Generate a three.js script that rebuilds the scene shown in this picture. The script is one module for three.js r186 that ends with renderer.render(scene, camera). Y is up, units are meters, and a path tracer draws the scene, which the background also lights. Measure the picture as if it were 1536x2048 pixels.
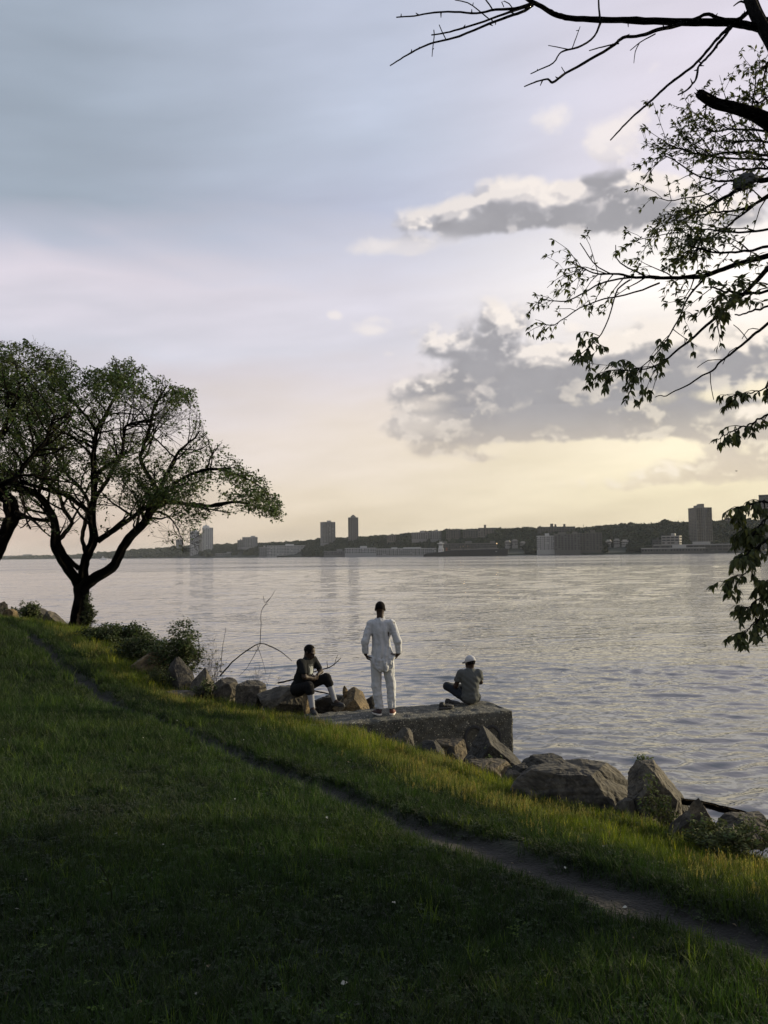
import * as THREE from 'three';
import { mergeGeometries } from 'three/addons/utils/BufferGeometryUtils.js';
import { ImprovedNoise } from 'three/addons/math/ImprovedNoise.js';
import { RoundedBoxGeometry } from 'three/addons/geometries/RoundedBoxGeometry.js';

// ---------- camera, sky, sun, exposure, air ----------
const V3 = (x, y, z) => new THREE.Vector3(x, y, z);
const scene = new THREE.Scene();
const F = 1650;                                   // focal length in photograph pixels
const camera = new THREE.PerspectiveCamera(2 * Math.atan(1024 / F) * 180 / Math.PI, 0.75, 0.1, 9000);
camera.position.set(0, 4, 0);                     // eye, metres above the river
camera.rotation.order = 'YXZ';
camera.rotation.x = Math.atan(84 / F);
camera.rotation.z = -0.0125;
camera.updateMatrixWorld(true); camera.updateProjectionMatrix();
const EYE = 4;

const SUN_AZ = 57 * Math.PI / 180, SUN_EL = 13 * Math.PI / 180;
const sunDir = V3(Math.sin(SUN_AZ) * Math.cos(SUN_EL), Math.sin(SUN_EL), -Math.cos(SUN_AZ) * Math.cos(SUN_EL));
const sun = new THREE.DirectionalLight(0xffffff, 5);
sun.color.setRGB(1.0, 0.85, 0.56);
sun.position.copy(sunDir).multiplyScalar(60); sun.target.position.set(0, 1.5, -10);
sun.castShadow = true; sun.shadow.radius = 2.5; sun.shadow.mapSize.set(4096, 4096);
Object.assign(sun.shadow.camera, { left: -30, right: 30, top: 20, bottom: -20, near: 1, far: 140 });
scene.add(sun, sun.target);
const EXPOSURE = 1.16;
scene.fog = new THREE.FogExp2(0xb9bfc4, 0.00005);

// ---------- random numbers, noise ----------
function rng(seed) { let a = seed | 0; return () => { a = (a + 0x6d2b79f5) | 0; let t = Math.imul(a ^ (a >>> 15), 1 | a); t = (t + Math.imul(t ^ (t >>> 7), 61 | t)) ^ t; return ((t ^ (t >>> 14)) >>> 0) / 4294967296; }; }
const noise = new ImprovedNoise(), N = (x, y, z) => noise.noise(x, y, z);
function fbm(x, y, z, o = 4) { let s = 0, a = 0.5; for (let i = 0; i < o; i++) { s += a * N(x, y, z); x = x * 2.03 + 7.1; y = y * 2.03 + 3.7; z = z * 2.03 + 1.3; a *= 0.5; } return s; }
const clamp = (x, a, b) => Math.min(b, Math.max(a, x)), lerp = (a, b, t) => a + (b - a) * t;
const sstep = (a, b, x) => { const t = clamp((x - a) / (b - a), 0, 1); return t * t * (3 - 2 * t); };
const lin = (c) => { c /= 255; return c <= 0.04045 ? c / 12.92 : ((c + 0.055) / 1.055) ** 2.4; };
const table = (t, x) => { if (x <= t[0][0]) return t[0][1]; for (let i = 1; i < t.length; i++) if (x <= t[i][0]) { const k = (x - t[i - 1][0]) / (t[i][0] - t[i - 1][0]); return lerp(t[i - 1][1], t[i][1], k); } return t[t.length - 1][1]; };

// a photograph pixel (1536 x 2048) as a direction, or as a point at a distance along the view axis; used only to measure the place
const camInv = camera.matrixWorldInverse, camMat = camera.matrixWorld;
camInv.copy(camMat).invert();
function ray(px, py) { return V3((px - 768) / F, (1024 - py) / F, -1).transformDirection(camMat); }
function P(px, py, d) { return V3((px - 768) / F * d, (1024 - py) / F * d, -d).applyMatrix4(camMat); }
function proj(p) { const q = p.clone().applyMatrix4(camInv); return [768 - q.x / q.z * F, 1024 + q.y / q.z * F, -q.z]; }
const horizonY = (px) => 1108 - (px - 768) * 0.0125;

// ---------- the sky ----------
function makeSky() {
  const W = 4096, H = 2048, data = new Float32Array(W * H * 4);
  const toAE = (px, py) => { const d = ray(px, py); return [Math.atan2(d.x, -d.z) * F, Math.asin(d.y) * F]; };
  const rows = [ // photograph y, then three columns
    [-700, [140, 156, 180], [160, 172, 194], [184, 188, 206]],
    [0, [152, 163, 178], [180, 187, 205], [209, 204, 217]],
    [250, [146, 157, 171], [178, 186, 203], [215, 209, 220]],
    [430, [152, 163, 177], [182, 187, 206], [220, 214, 222]],
    [500, [176, 180, 195], [196, 197, 211], [242, 236, 233]],
    [570, [207, 201, 211], [207, 204, 214], [250, 244, 238]],
    [680, [195, 195, 206], [205, 203, 212], [244, 236, 229]],
    [760, [198, 193, 200], [212, 205, 208], [244, 233, 216]],
    [850, [206, 197, 195], [222, 211, 202], [243, 231, 203]],
    [980, [207, 193, 181], [220, 207, 186], [233, 221, 190]],
    [1060, [198, 180, 166], [212, 198, 174], [223, 209, 179]],
    [1110, [190, 172, 158], [204, 190, 168], [213, 199, 170]],
  ].map(([y, ...c]) => [Math.atan((1108 - y) / F) * F, c.map((k) => k.map(lin))]).reverse();
  const base = (az, e, out) => {
    let i = 1; while (i < rows.length - 1 && e > rows[i][0]) i++;
    const k = clamp((e - rows[i - 1][0]) / (rows[i][0] - rows[i - 1][0]), 0, 1);
    // azimuth relative to the view: left column -22 deg, middle 0, right 21, the sun's 57; the far side falls back to the left column
    let d = az * 180 / Math.PI; if (d < -123) d += 360;
    let a, b, t, gain = 1;
    if (d < -22) { a = b = 0; t = 0; gain = lerp(1, 0.86, sstep(-22, -100, d)); }
    else if (d < 0) { a = 0; b = 1; t = (d + 22) / 22; }
    else if (d < 21) { a = 1; b = 2; t = d / 21; }
    else if (d < 93) { a = b = 2; t = 0; gain = 1 + 0.15 * sstep(21, 57, d) * (1 - sstep(57, 93, d)); }
    else { a = 2; b = 0; t = sstep(93, 180, d); gain = lerp(1, 0.86, sstep(150, 237, d)); }
    t = t * t * (3 - 2 * t) * 0.5 + t * 0.5;
    for (let c = 0; c < 3; c++) out[c] = gain * lerp(lerp(rows[i - 1][1][a][c], rows[i - 1][1][b][c], t), lerp(rows[i][1][a][c], rows[i][1][b][c], t), k);
  };
  // clouds: px, py, rx, ry, weight
  const clouds = [
    [1090, 430, 300, 52, 1.1], [1180, 395, 150, 48, .9], [1290, 425, 130, 52, 1], [900, 440, 130, 30, .9], [1010, 400, 110, 42, .6], [1430, 440, 100, 40, .8],
    [760, 500, 110, 22, .55], [860, 490, 70, 20, .5], [670, 631, 18, 14, .8], [740, 662, 50, 30, .85], [780, 706, 26, 13, .55],
    [1110, 250, 56, 40, .72], [1215, 290, 62, 50, .75], [1290, 215, 50, 60, .4], [1300, 140, 36, 24, .35],
    [1120, 800, 300, 92, 1.25], [1010, 725, 140, 55, 1.0], [1010, 640, 90, 50, 1.0], [1140, 655, 36, 22, .75], [1290, 720, 140, 72, 1.1], [1400, 725, 100, 56, 1.1], [1300, 850, 330, 40, 1.1],
    [930, 858, 118, 46, 1.15], [850, 850, 60, 26, .7], [880, 690, 70, 40, .85], [870, 905, 80, 20, .7], [960, 918, 70, 16, .7], [1500, 850, 160, 38, .9], [1530, 720, 60, 50, .9], [840, 812, 40, 14, .8], [860, 775, 80, 34, .75],
    [1280, 962, 210, 30, .5], [1480, 950, 200, 40, .55], [1640, 900, 180, 60, .9], [1720, 740, 140, 90, 1], [1800, 480, 160, 60, .9],
    [2100, 820, 240, 90, 1], [2350, 600, 200, 70, .9], [2600, 900, 300, 50, .7],
  ].map(([x, y, rx, ry, w]) => { const [a, e] = x <= 1700 ? toAE(x, y) : [(x - 768) * 0.93, Math.atan((1108 - y) / F) * F]; return [a, e, rx, ry, w, (rx < 64 && w < 0.9 && x < 1350) || y === 500 || y === 490]; });
  // the same kind of clouds all round, at other bearings
  const R = rng(5), more = [];
  for (let k = 0; k < 46; k++) { const a = 1900 + R() * 7000; more.push([a, 120 + R() * 620, 90 + R() * 260, 22 + R() * 60, 0.5 + R() * 0.6]); }
  const all = clouds.concat(more.map(([a, ...r]) => [a > Math.PI * F ? a - 2 * Math.PI * F : a, ...r])).filter(([a, , rx]) => a > -300 || a + rx < -900);
  let sp = 0;
  const body = (A, E) => {
    let s = 0; sp = 0;
    for (const [a, e, rx, ry, w, small] of all) {
      const dx = (A - a) / rx; if (dx > 2 || dx < -2) continue;
      let dy = (E - e) / ry; if (dy < 0) dy *= 1.45; if (dy > 2 || dy < -2) continue;   // flatter undersides
      const q = dx * dx + dy * dy; if (q < 4) { const k = w * Math.exp(-q * 0.95) * (1 - q / 4); s += k; if (small) sp += k; }
    }
    return s;
  };
  const hash = (i, j, k) => { let h = Math.imul(i, 374761393) + Math.imul(j, 668265263) + Math.imul(k, 974634777); h = Math.imul(h ^ (h >>> 13), 1274126177); return ((h ^ (h >>> 16)) >>> 0) / 4294967296; };
  const cells = (x, y, k) => { const i = Math.floor(x), j = Math.floor(y); let m = 9; for (let a = -1; a < 2; a++) for (let b = -1; b < 2; b++) { const dx = i + a + hash(i + a, j + b, k) - x, dy = j + b + hash(i + a, j + b, k + 50) - y, d = dx * dx + dy * dy; if (d < m) m = d; } return 1 - Math.min(1, Math.sqrt(m)); };
  const rough = (x, y, z, o, g) => { let t = 0, a = 1; for (let i = 0; i < o; i++) { t += a * N(x, y, z); x = x * 2.07 + 5.3; y = y * 2.07 + 2.9; z += 3.1; a *= g; } return t; };
  const puff = (A, E) => { // feathery at the edges, lumpy on top
    const wx = 26 * N(A / 90, E / 80, 2) + 9 * N(A / 30, E / 26, 5), wy = 20 * N(A / 80, E / 70, 9) + 7 * N(A / 28, E / 26, 12);
    return 0.62 * rough((A + wx) / 150, (E + wy) / 92, 3.3, 7, 0.565) + 0.34 * (cells((A + wx) / 58, (E + wy) / 46, 1) - 0.5) + 0.18 * (cells((A + wx) / 24, (E + wy) / 20, 2) - 0.5);
  };
  const dens = (b, n) => Math.min(b, 1.15) * 0.9 + n * 0.72 * sstep(0, 0.3, b) - 0.30;
  const L = Math.hypot(1640 - 500, 375 - 300), sx = 22 * (1640 - 500) / L, sy = 22 * 0.9;
  const col = [0, 0, 0];
  for (let j = 0; j < H; j++) {
    const el = ((j + 0.5) / H - 0.5) * Math.PI, E = el * F;
    if (el < -0.02) { for (let i = 0; i < W; i++) { const o = (j * W + i) * 4; data[o] = 0.1; data[o + 1] = 0.1; data[o + 2] = 0.1; data[o + 3] = 1; } continue; }
    const cosE = Math.cos(el);
    for (let i = 0; i < W; i++) {
      const rd = ((i + 0.5) / W - 0.5) * 2 * Math.PI, x = Math.cos(rd) * cosE, z = Math.sin(rd) * cosE, y = Math.sin(el);
      const az = Math.atan2(x, -z), A = az * F;
      // high thin veil: long soft streaks that bend the colour bands
      const veil = fbm(x * 2.2 + 3, y * 9 + x * 1.6, z * 2.2, 4), veil2 = el < 0.75 ? fbm(x * 5 + 9, y * 26 - x * 3.0, z * 5, 4) : 0;
      base(az, E + veil * 110 + veil2 * 62, col);
      const m = 1 + veil2 * 0.17 + veil * 0.06;
      for (let c = 0; c < 3; c++) col[c] *= m;
      if (el > 0.02 && el < 0.85) {
        const b = body(A, E), share = sp / Math.max(b, 1e-3);
        if (b > 0.04) {
          const n1 = puff(A, E), d0 = dens(b, n1), a = sstep(-0.02, 0.5, d0);
          if (a > 0.001) {
            const small = clamp(share, 0, 1);
            const d1 = dens(body(A + 5, E + 12), puff(A + 5, E + 12)), dw = dens(body(A + 16, E + 44), puff(A + 16, E + 44));
            const near = Math.pow(clamp(0.5 + 0.5 * Math.cos(az - SUN_AZ), 0, 1), 1.6), low = 1 - sstep(110, 300, E);
            const top = clamp(sstep(0.0, 0.32, d0 - d1) * (1 - sstep(0.1, 0.5, dw)) + 0.7 * sstep(0.25, 0.7, d0 - dw) * (1 - sstep(0.0, 0.3, dw)), 0, 1);
            const lump = sstep(0.10, 0.45, rough(A / 64 + 9, E / 42, 7.7, 5, 0.6)) * 0.5 * (1 - sstep(0.55, 1.0, d0));
            const core = sstep(-0.05, 0.34, d0) * (1 - 0.9 * small) * (1 - clamp(0.85 * top + lump, 0, 0.92));
            for (let c = 0; c < 3; c++) {
              const grey = lerp([0.30, 0.295, 0.315][c], [0.56, 0.47, 0.385][c], low), cream = lerp([0.62, 0.585, 0.60][c], [1.0, 0.90, 0.79][c], near) * (1 - 0.1 * low);
              const thin = lerp(col[c], cream, clamp(0.14 + 0.66 * top + 0.5 * small + lump * 0.7, 0, 0.85)), cc = lerp(thin, grey * (1 + 0.16 * n1), core);
              col[c] = lerp(col[c], cc, a * lerp(0.95, 0.66, low) * (1 - 0.38 * small));
            }
          }
        }
      }
      const o = (j * W + i) * 4;
      data[o] = col[0]; data[o + 1] = col[1]; data[o + 2] = col[2]; data[o + 3] = 1;
    }
  }
  const t = new THREE.DataTexture(data, W, H, THREE.RGBAFormat, THREE.FloatType);
  t.mapping = THREE.EquirectangularReflectionMapping; t.magFilter = THREE.LinearFilter; t.minFilter = THREE.LinearFilter; t.needsUpdate = true;
  return t;
}
scene.background = makeSky();
scene.environment = scene.background;

// ---------- naming ----------
const used = new Map();
function numbered(name) { const n = used.get(name) ?? 0; used.set(name, n + 1); return n ? name + '_' + String(n).padStart(3, '0') : name; }
function tag(o, label, category, group) { o.userData.label = label; if (category) o.userData.category = category; if (group) o.userData.group = group; return o; }
function thing(name, label, category, pos = V3(0, 0, 0), group) { const g = new THREE.Group(); g.name = numbered(name); g.position.copy(pos); tag(g, label, category, group); scene.add(g); return g; }
function mesh(name, geo, mat, parent, kind) {
  const m = new THREE.Mesh(geo, mat); m.castShadow = m.receiveShadow = true; m.name = parent && parent !== scene ? name : numbered(name);
  if (kind) m.userData.kind = kind; (parent ?? scene).add(m); return m;
}
const rgb = (r, g, b) => new THREE.Color().setRGB(r, g, b);
const std = (c, o = {}) => new THREE.MeshStandardMaterial({ color: rgb(...c), roughness: 0.85, ...o });
function dataTex(w, h, f, srgb, rep) {
  const d = new Uint8Array(w * h * 4);
  for (let y = 0, o = 0; y < h; y++) for (let x = 0; x < w; x++, o += 4) { const c = f(x / w, y / h); d[o] = clamp(c[0], 0, 1) * 255; d[o + 1] = clamp(c[1], 0, 1) * 255; d[o + 2] = clamp(c[2], 0, 1) * 255; d[o + 3] = 255; }
  const t = new THREE.DataTexture(d, w, h); t.magFilter = THREE.LinearFilter; t.minFilter = THREE.LinearMipmapLinearFilter; t.generateMipmaps = true; t.wrapS = t.wrapT = THREE.RepeatWrapping;
  if (srgb) t.colorSpace = THREE.SRGBColorSpace; if (rep) t.repeat.set(rep, rep); t.needsUpdate = true; return t;
}
// noise that tiles over [0,1)
function tiled(x, y, f, s, o = 4) { let sum = 0, a = 0.5; for (let i = 0; i < o; i++) { const n = (u, v) => N(u * f, v * f, s + i * 5.3); const sx = x, sy = y; sum += a * (n(sx, sy) * (1 - sx) * (1 - sy) + n(sx - 1, sy) * sx * (1 - sy) + n(sx, sy - 1) * (1 - sx) * sy + n(sx - 1, sy - 1) * sx * sy); f *= 2; a *= 0.5; } return sum; }

// ---------- the bank: u runs along the shore into the distance, v towards the river ----------
const UX = -0.55, UZ = -0.835, VX = 0.835, VZ = -0.55;
const toUV = (x, z) => [(UX * x + UZ * z), (VX * x + VZ * z)];
const fromUV = (u, v) => [u * UX + v * VX, u * UZ + v * VZ];
const crestV = [[-40, 6.5], [-6, 5.9], [3.5, 5.72], [4.8, 5.65], [6.9, 5.95], [9.2, 6.15], [11.4, 6.15], [13.7, 5.3], [15.8, 5.05], [19, 5.3], [24.5, 5.55], [29.4, 4.6], [40, 4.4], [70, 2]];
const crestH = [[-40, 2.0], [0, 1.78], [3.5, 1.68], [6.9, 1.5], [9, 1.42], [11.4, 1.36], [13.7, 1.46], [15.8, 1.68], [20, 1.95], [24.5, 2.02], [29.4, 2.0], [50, 2.0]];
const PATH_V = [[-10, 3.7], [2, 3.95], [5, 3.85], [8, 3.9], [12, 3.7], [17, 3.65], [24, 3.85], [32, 3.2], [50, 2]], PATH_W = [[0, 0.46], [3, 0.35], [7, 0.22], [12, 0.17], [25, 0.15]];
function smoothTable(t, u) { return (table(t, u - 0.9) + table(t, u - 0.45) + table(t, u) + table(t, u + 0.45) + table(t, u + 0.9)) / 5; }
function pathAt(u, v) { // 1 in the middle of the worn path, 0 off it
  const w = table(PATH_W, u) * (1 + 0.35 * N(u * 0.9, 3.3, 0)), c = smoothTable(PATH_V, u) + 0.14 * N(u * 0.5, 0.2, 8);
  return 1 - sstep(0.55, 1.25, Math.abs(v - c + 0.16 * N(u * 2.1, v * 2.1, 5)) / w);
}
function groundH(x, z) {
  const [u, v] = toUV(x, z), vc = smoothTable(crestV, u), hc = smoothTable(crestH, u);
  let h;
  if (v < vc) { const d = vc - v; h = hc + (d < 11 ? 0.128 * d - 0.035 * Math.exp(-d * d / 0.5) : 0.128 * 11 + (d - 11) * 0.05); h -= 0.05 * Math.exp(-((d - 0.0) ** 2) / 0.3); }
  else { const d = v - vc; h = hc - 0.05 - 0.18 * d - 0.42 * d * d / (d + 0.55); }
  h -= 0.085 * pathAt(u, v);
  const amp = v < vc + 0.6 ? 1 : 0.4;
  h += amp * (0.10 * N(x * 0.28, 2.2, z * 0.28) + 0.045 * N(x * 0.85, 5.2, z * 0.85) + 0.02 * N(x * 2.3, 8.2, z * 2.3) + 0.008 * N(x * 6, 1.2, z * 6));
  return Math.max(h, -2.5);
}
function onGround(px, py) { // where the sight line through a pixel meets the bank
  const d = ray(px, py); let t = 1.5;
  for (; t < 80; t += 0.04) { const x = d.x * t, z = d.z * t; if (EYE + d.y * t < groundH(x, z)) break; }
  return V3(d.x * t, groundH(d.x * t, d.z * t), d.z * t);
}
{
  const us = [], vs = [];
  for (let u = -40; u < -4; u += 3) us.push(u); for (let u = -4; u < 16; u += 0.075) us.push(u); for (let u = 16; u < 36; u += 0.16) us.push(u); for (let u = 36; u <= 110; u += 3) us.push(u);
  for (let v = -60; v < -10; v += 3) vs.push(v); for (let v = -10; v < 2; v += 0.15) vs.push(v); for (let v = 2; v < 8; v += 0.07) vs.push(v); for (let v = 8; v <= 16; v += 0.6) vs.push(v);
  const nu = us.length, nv = vs.length, pos = new Float32Array(nu * nv * 3), col = new Float32Array(nu * nv * 3), uv = new Float32Array(nu * nv * 2), idx = [];
  for (let j = 0, k = 0; j < nv; j++) for (let i = 0; i < nu; i++, k++) {
    const [x, z] = fromUV(us[i], vs[j]); pos.set([x, groundH(x, z), z], k * 3); uv.set([x, z], k * 2);
    const p = pathAt(us[i], vs[j]), b = sstep(0.3, 1.2, vs[j] - smoothTable(crestV, us[i])), n = 1 + 0.5 * fbm(x * 1.7, 0, z * 1.7, 4);
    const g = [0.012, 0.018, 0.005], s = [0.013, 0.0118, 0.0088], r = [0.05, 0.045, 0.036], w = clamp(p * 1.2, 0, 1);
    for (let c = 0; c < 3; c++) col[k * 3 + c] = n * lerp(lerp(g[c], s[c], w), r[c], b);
    if (i && j) { const a = k - nu - 1; idx.push(a, a + 1, k, a, k, k - 1); }
  }
  const g = new THREE.BufferGeometry(); g.setAttribute('position', new THREE.BufferAttribute(pos, 3)); g.setAttribute('color', new THREE.BufferAttribute(col, 3)); g.setAttribute('uv', new THREE.BufferAttribute(uv, 2)); g.setIndex(idx); g.computeVertexNormals();
  const bump = dataTex(512, 512, (x, y) => { const n = 0.5 + tiled(x, y, 9, 2, 6) * 1.1 + tiled(x, y, 60, 7, 2) * 0.5; return [n, n, n]; }, false, 0.7);
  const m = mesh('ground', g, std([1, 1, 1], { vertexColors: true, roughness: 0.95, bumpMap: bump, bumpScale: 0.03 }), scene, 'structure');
  m.userData.label = 'grassy river bank sloping down to the water with a worn dirt path';
}

// ---------- the river ----------
const waveR = rng(77), waveSet = (n, l0, ratio, amp) => Array.from({ length: n }, () => {
  const len = l0 * Math.pow(ratio, waveR()), a = (waveR() + waveR() - 1) * 1.2 + 1.35, K = 2 * Math.PI / len;
  return [Math.cos(a) * K, Math.sin(a) * K, waveR() * 6.283, amp * Math.pow(len, 0.9) * (0.6 + 0.8 * waveR())];
});
const ripples = waveSet(60, 0.32, 7, 0.0047), swell = waveSet(44, 2.0, 4.5, 0.0013);
function waterH(x, z, fine) {
  let h = 0; const wx = x + 0.5 * N(x * 0.31, 0, z * 0.31), wz = z + 0.5 * N(x * 0.29, 7, z * 0.29);
  if (fine > 0) for (const [kx, kz, ph, a] of ripples) h += fine * a * Math.sin(kx * wx + kz * wz + ph);
  for (const [kx, kz, ph, a] of swell) h += a * Math.sin(kx * wx + kz * wz + ph);
  const wind = 0.72 + 0.6 * fbm(x * 0.05, 3, z * 0.09, 3) + 0.25 * N(x * 0.3, 1, z * 0.3);
  return h * clamp(wind, 0.2, 1.35);
}
{
  // slopes of many crossing ripples, the same mixture at every scale; rms slope 1 at normalScale 1
  const slopes = (seed) => {
    const R = rng(seed), ws = []; for (let k = 0; k < 80; k++) { const f = 6 * Math.pow(7, R()), a = 1.45 + (R() + R() - 1) * 1.15; ws.push([Math.round(f * Math.cos(a)), Math.round(f * Math.sin(a)), R() * 6.283, Math.pow(f, -0.15)]); }
    return dataTex(1024, 1024, (x, y) => {
      let gx = 0, gy = 0; const k1 = 6.28318 * (x * 2 + y), k2 = 6.28318 * (y * 2 - x);
      for (const [a, b, p, w] of ws) { const c = w * Math.cos(6.28318 * (a * x + b * y) + p + 0.9 * Math.sin(k1 + p) + 0.9 * Math.sin(k2 + p * 2)), l = Math.hypot(a, b) || 1; gx += c * a / l; gy += c * b / l; }
      return [0.5 - gx * 0.055, 0.5 - gy * 0.055, 1];
    }, false);
  };
  const nmap = slopes(31), streak = dataTex(512, 512, (x, y) => { const n = 0.55 + 1.5 * tiled(x, y, 5, 4, 4); return [n, n, 0]; });
  const water = (rep, scale, rough, rmap) => { const t = nmap.clone(); t.repeat.set(rep, rep); t.needsUpdate = true; const m = new THREE.MeshPhysicalMaterial({ color: rgb(0.040, 0.050, 0.052), roughness: rough, ior: 1.85, metalness: 0, normalMap: t, normalScale: new THREE.Vector2(scale, scale) }); if (rmap) { const r = streak.clone(); r.repeat.set(rmap, rmap * 3.5); r.needsUpdate = true; m.roughnessMap = r; } return m; };
  const sheet = (xs, zs, f, mat) => {
    const nx = xs.length, nz = zs.length, pos = new Float32Array(nx * nz * 3), uv = new Float32Array(nx * nz * 2), idx = [];
    for (let j = 0, k = 0; j < nz; j++) for (let i = 0; i < nx; i++, k++) { pos.set([xs[i], f(xs[i], zs[j]), zs[j]], k * 3); uv.set([xs[i] + 1.1 * N(xs[i] * 0.11, 4, zs[j] * 0.11) + 4 * N(xs[i] * 0.021, 2, zs[j] * 0.021), zs[j] + 1.1 * N(xs[i] * 0.12, 9, zs[j] * 0.12) + 4 * N(xs[i] * 0.019, 6, zs[j] * 0.019)], k * 2); if (i && j) { const a = k - nx - 1; idx.push(a, k, a + 1, a, k - 1, k); } }
    const g = new THREE.BufferGeometry(); g.setAttribute('position', new THREE.BufferAttribute(pos, 3)); g.setAttribute('uv', new THREE.BufferAttribute(uv, 2)); g.setIndex(idx); g.computeVertexNormals();
    return mesh('water', g, mat, scene, 'structure');
  };
  const xs = [], zs = []; for (let x = -17; x < 19.5; x += 0.075) xs.push(x); xs.push(19.5);
  for (let z = -7; z > -34; z -= 0.058) zs.push(z); zs.push(-34);
  sheet(xs, zs, (x, z) => waterH(x, z, 1 - sstep(-27, -34, z)), water(1 / 4.3, 0.09, 0.04)).userData.label = 'rippled river water nearest to the bank';
  const xs2 = [], zs2 = []; for (let x = -110; x < 110; x += 0.6) xs2.push(x); zs2.push(-34); for (let z = -34.25, s = 0.4; z > -220; z -= s, s *= 1.004) zs2.push(z); zs2.push(-220);
  sheet(xs2, zs2, (x, z) => waterH(x, z, 0), water(1 / 6.5, 0.17, 0.1, 1 / 260)).userData.label = 'ruffled river water out towards midstream';
  const wide = new THREE.PlaneGeometry(14000, 7000).rotateX(-Math.PI / 2); wide.translate(0, 0, -3500 - 220); const wp = wide.attributes.position, wu = wide.attributes.uv; for (let i = 0; i < wp.count; i++) wu.setXY(i, wp.getX(i), wp.getZ(i));
  mesh('water', wide, water(1 / 26, 0.34, 0.2, 1 / 900), scene, 'structure').userData.label = 'distant grey river water before the far shore';
  // beside and behind the detailed sheets
  const rest = [];
  const flat = (x0, x1, z0, z1) => { const g = new THREE.PlaneGeometry(x1 - x0, z0 - z1).rotateX(-Math.PI / 2); g.translate((x0 + x1) / 2, -0.02, (z0 + z1) / 2); const p = g.attributes.position, u = g.attributes.uv; for (let i = 0; i < p.count; i++) u.setXY(i, p.getX(i), p.getZ(i)); rest.push(g); };
  flat(19.5, 7000, 60, -34); flat(-7000, -17, 40, -34); flat(-7000, -110, -34, -220); flat(110, 7000, -34, -220); flat(-17, 19.5, 60, -7);
  mesh('water', mergeGeometries(rest), water(1 / 9.7, 0.035, 0.09), scene, 'structure').userData.label = 'river water to either side of the bank';
}

// ---------- the far shore ----------
const shoreD = [[-300, 4600], [0, 4000], [140, 3500], [230, 2600], [380, 2050], [640, 1500], [768, 1300], [1000, 1120], [1300, 980], [1536, 950], [1900, 950]];
const ridgeY = [[-300, 1119], [0, 1115.5], [130, 1113], [160, 1112], [200, 1109], [300, 1102], [380, 1096], [450, 1093], [520, 1091], [600, 1088], [640, 1083], [740, 1080], [800, 1076], [850, 1071], [900, 1067], [1000, 1065], [1070, 1063], [1160, 1065], [1200, 1061], [1250, 1058], [1300, 1056], [1340, 1054], [1400, 1053], [1450, 1050], [1536, 1047], [1900, 1044]];
// a point above the pixel column px at distance d along the view axis, at height y
function farPoint(px, d, y) { const p = P(px, horizonY(px), d); p.y = y; return p; }
const farY = (px, py, d) => P(px, py, d).y;
function shoreHeight(px, back) { // back: metres behind the waterline
  const D = table(shoreD, px), top = Math.max(farY(px, table(ridgeY, px), D + 240), 5);
  if (back < 3) return lerp(-1, 2.2, clamp(back / 3, 0, 1));
  if (back < 70) return lerp(2.2, 4.5, (back - 3) / 67);
  return lerp(Math.min(4.5, top), top, Math.pow(sstep(60, 250, back), 0.8)) + (back > 250 ? 0 : 0);
}
{
  const pxs = [], backs = [-4, 0, 3, 20, 45, 70, 85, 100, 120, 140, 160, 185, 210, 240, 290, 380, 700], pos = [], idx = [];
  for (let p = -420; p <= 2100; p += 12) pxs.push(p);
  pxs.forEach((p, i) => backs.forEach((b, j) => {
    const q = farPoint(p, table(shoreD, p) + b, b < 0 ? -3 : shoreHeight(p, b) + (b > 80 ? 3 * N(p * 0.02, b * 0.02, 3) : 0)); pos.push(q.x, q.y, q.z);
    if (i && j) { const n = backs.length, k = i * n + j; idx.push(k - n - 1, k - n, k, k - n - 1, k, k - 1); }
  }));
  const g = new THREE.BufferGeometry(); g.setAttribute('position', new THREE.Float32BufferAttribute(pos, 3)); g.setIndex(idx); g.computeVertexNormals();
  mesh('hills', g, std([0.015, 0.02, 0.012], { roughness: 1 }), scene, 'structure').userData.label = 'low wooded ridge along the far shore of the river';
}
// crowns of the far wood: rough lumps of leaf faces
function leafLump(seed, n) {
  const R = rng(seed), pos = [];
  const q = V3(), d = V3(), e = V3(), f = V3();
  for (let i = 0; i < n; i++) {
    const t = R() * 6.283, c = R() * 1.5 - 0.5, s = Math.sqrt(Math.max(0, 1 - c * c)), r = 0.72 + 0.3 * N(Math.cos(t) * s * 2, c * 2, Math.sin(t) * s * 2 + seed) + 0.14 * R();
    q.set(Math.cos(t) * s, c * 0.8, Math.sin(t) * s).multiplyScalar(r); d.set(R() - 0.5, R() - 0.5, R() - 0.5).normalize(); e.copy(d).cross(V3(R() - 0.5, R() - 0.5, R() - 0.5)).normalize(); f.copy(q).normalize();
    const w = 0.22 + 0.2 * R(); e.multiplyScalar(w); d.multiplyScalar(w);
    pos.push(q.x + d.x, q.y + d.y, q.z + d.z, q.x - d.x + e.x, q.y - d.y + e.y, q.z - d.z + e.z, q.x - d.x - e.x, q.y - d.y - e.y, q.z - d.z - e.z);
  }
  const g = new THREE.BufferGeometry(); g.setAttribute('position', new THREE.Float32BufferAttribute(pos, 3));
  const core = new THREE.IcosahedronGeometry(0.72, 1); core.deleteAttribute('uv'); core.deleteAttribute('normal');
  const m = mergeGeometries([g, core]); m.computeVertexNormals(); return m;
}
const farBlocks = [];   // [px0, px1, back] of buildings on the shore, kept clear of trees
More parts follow.
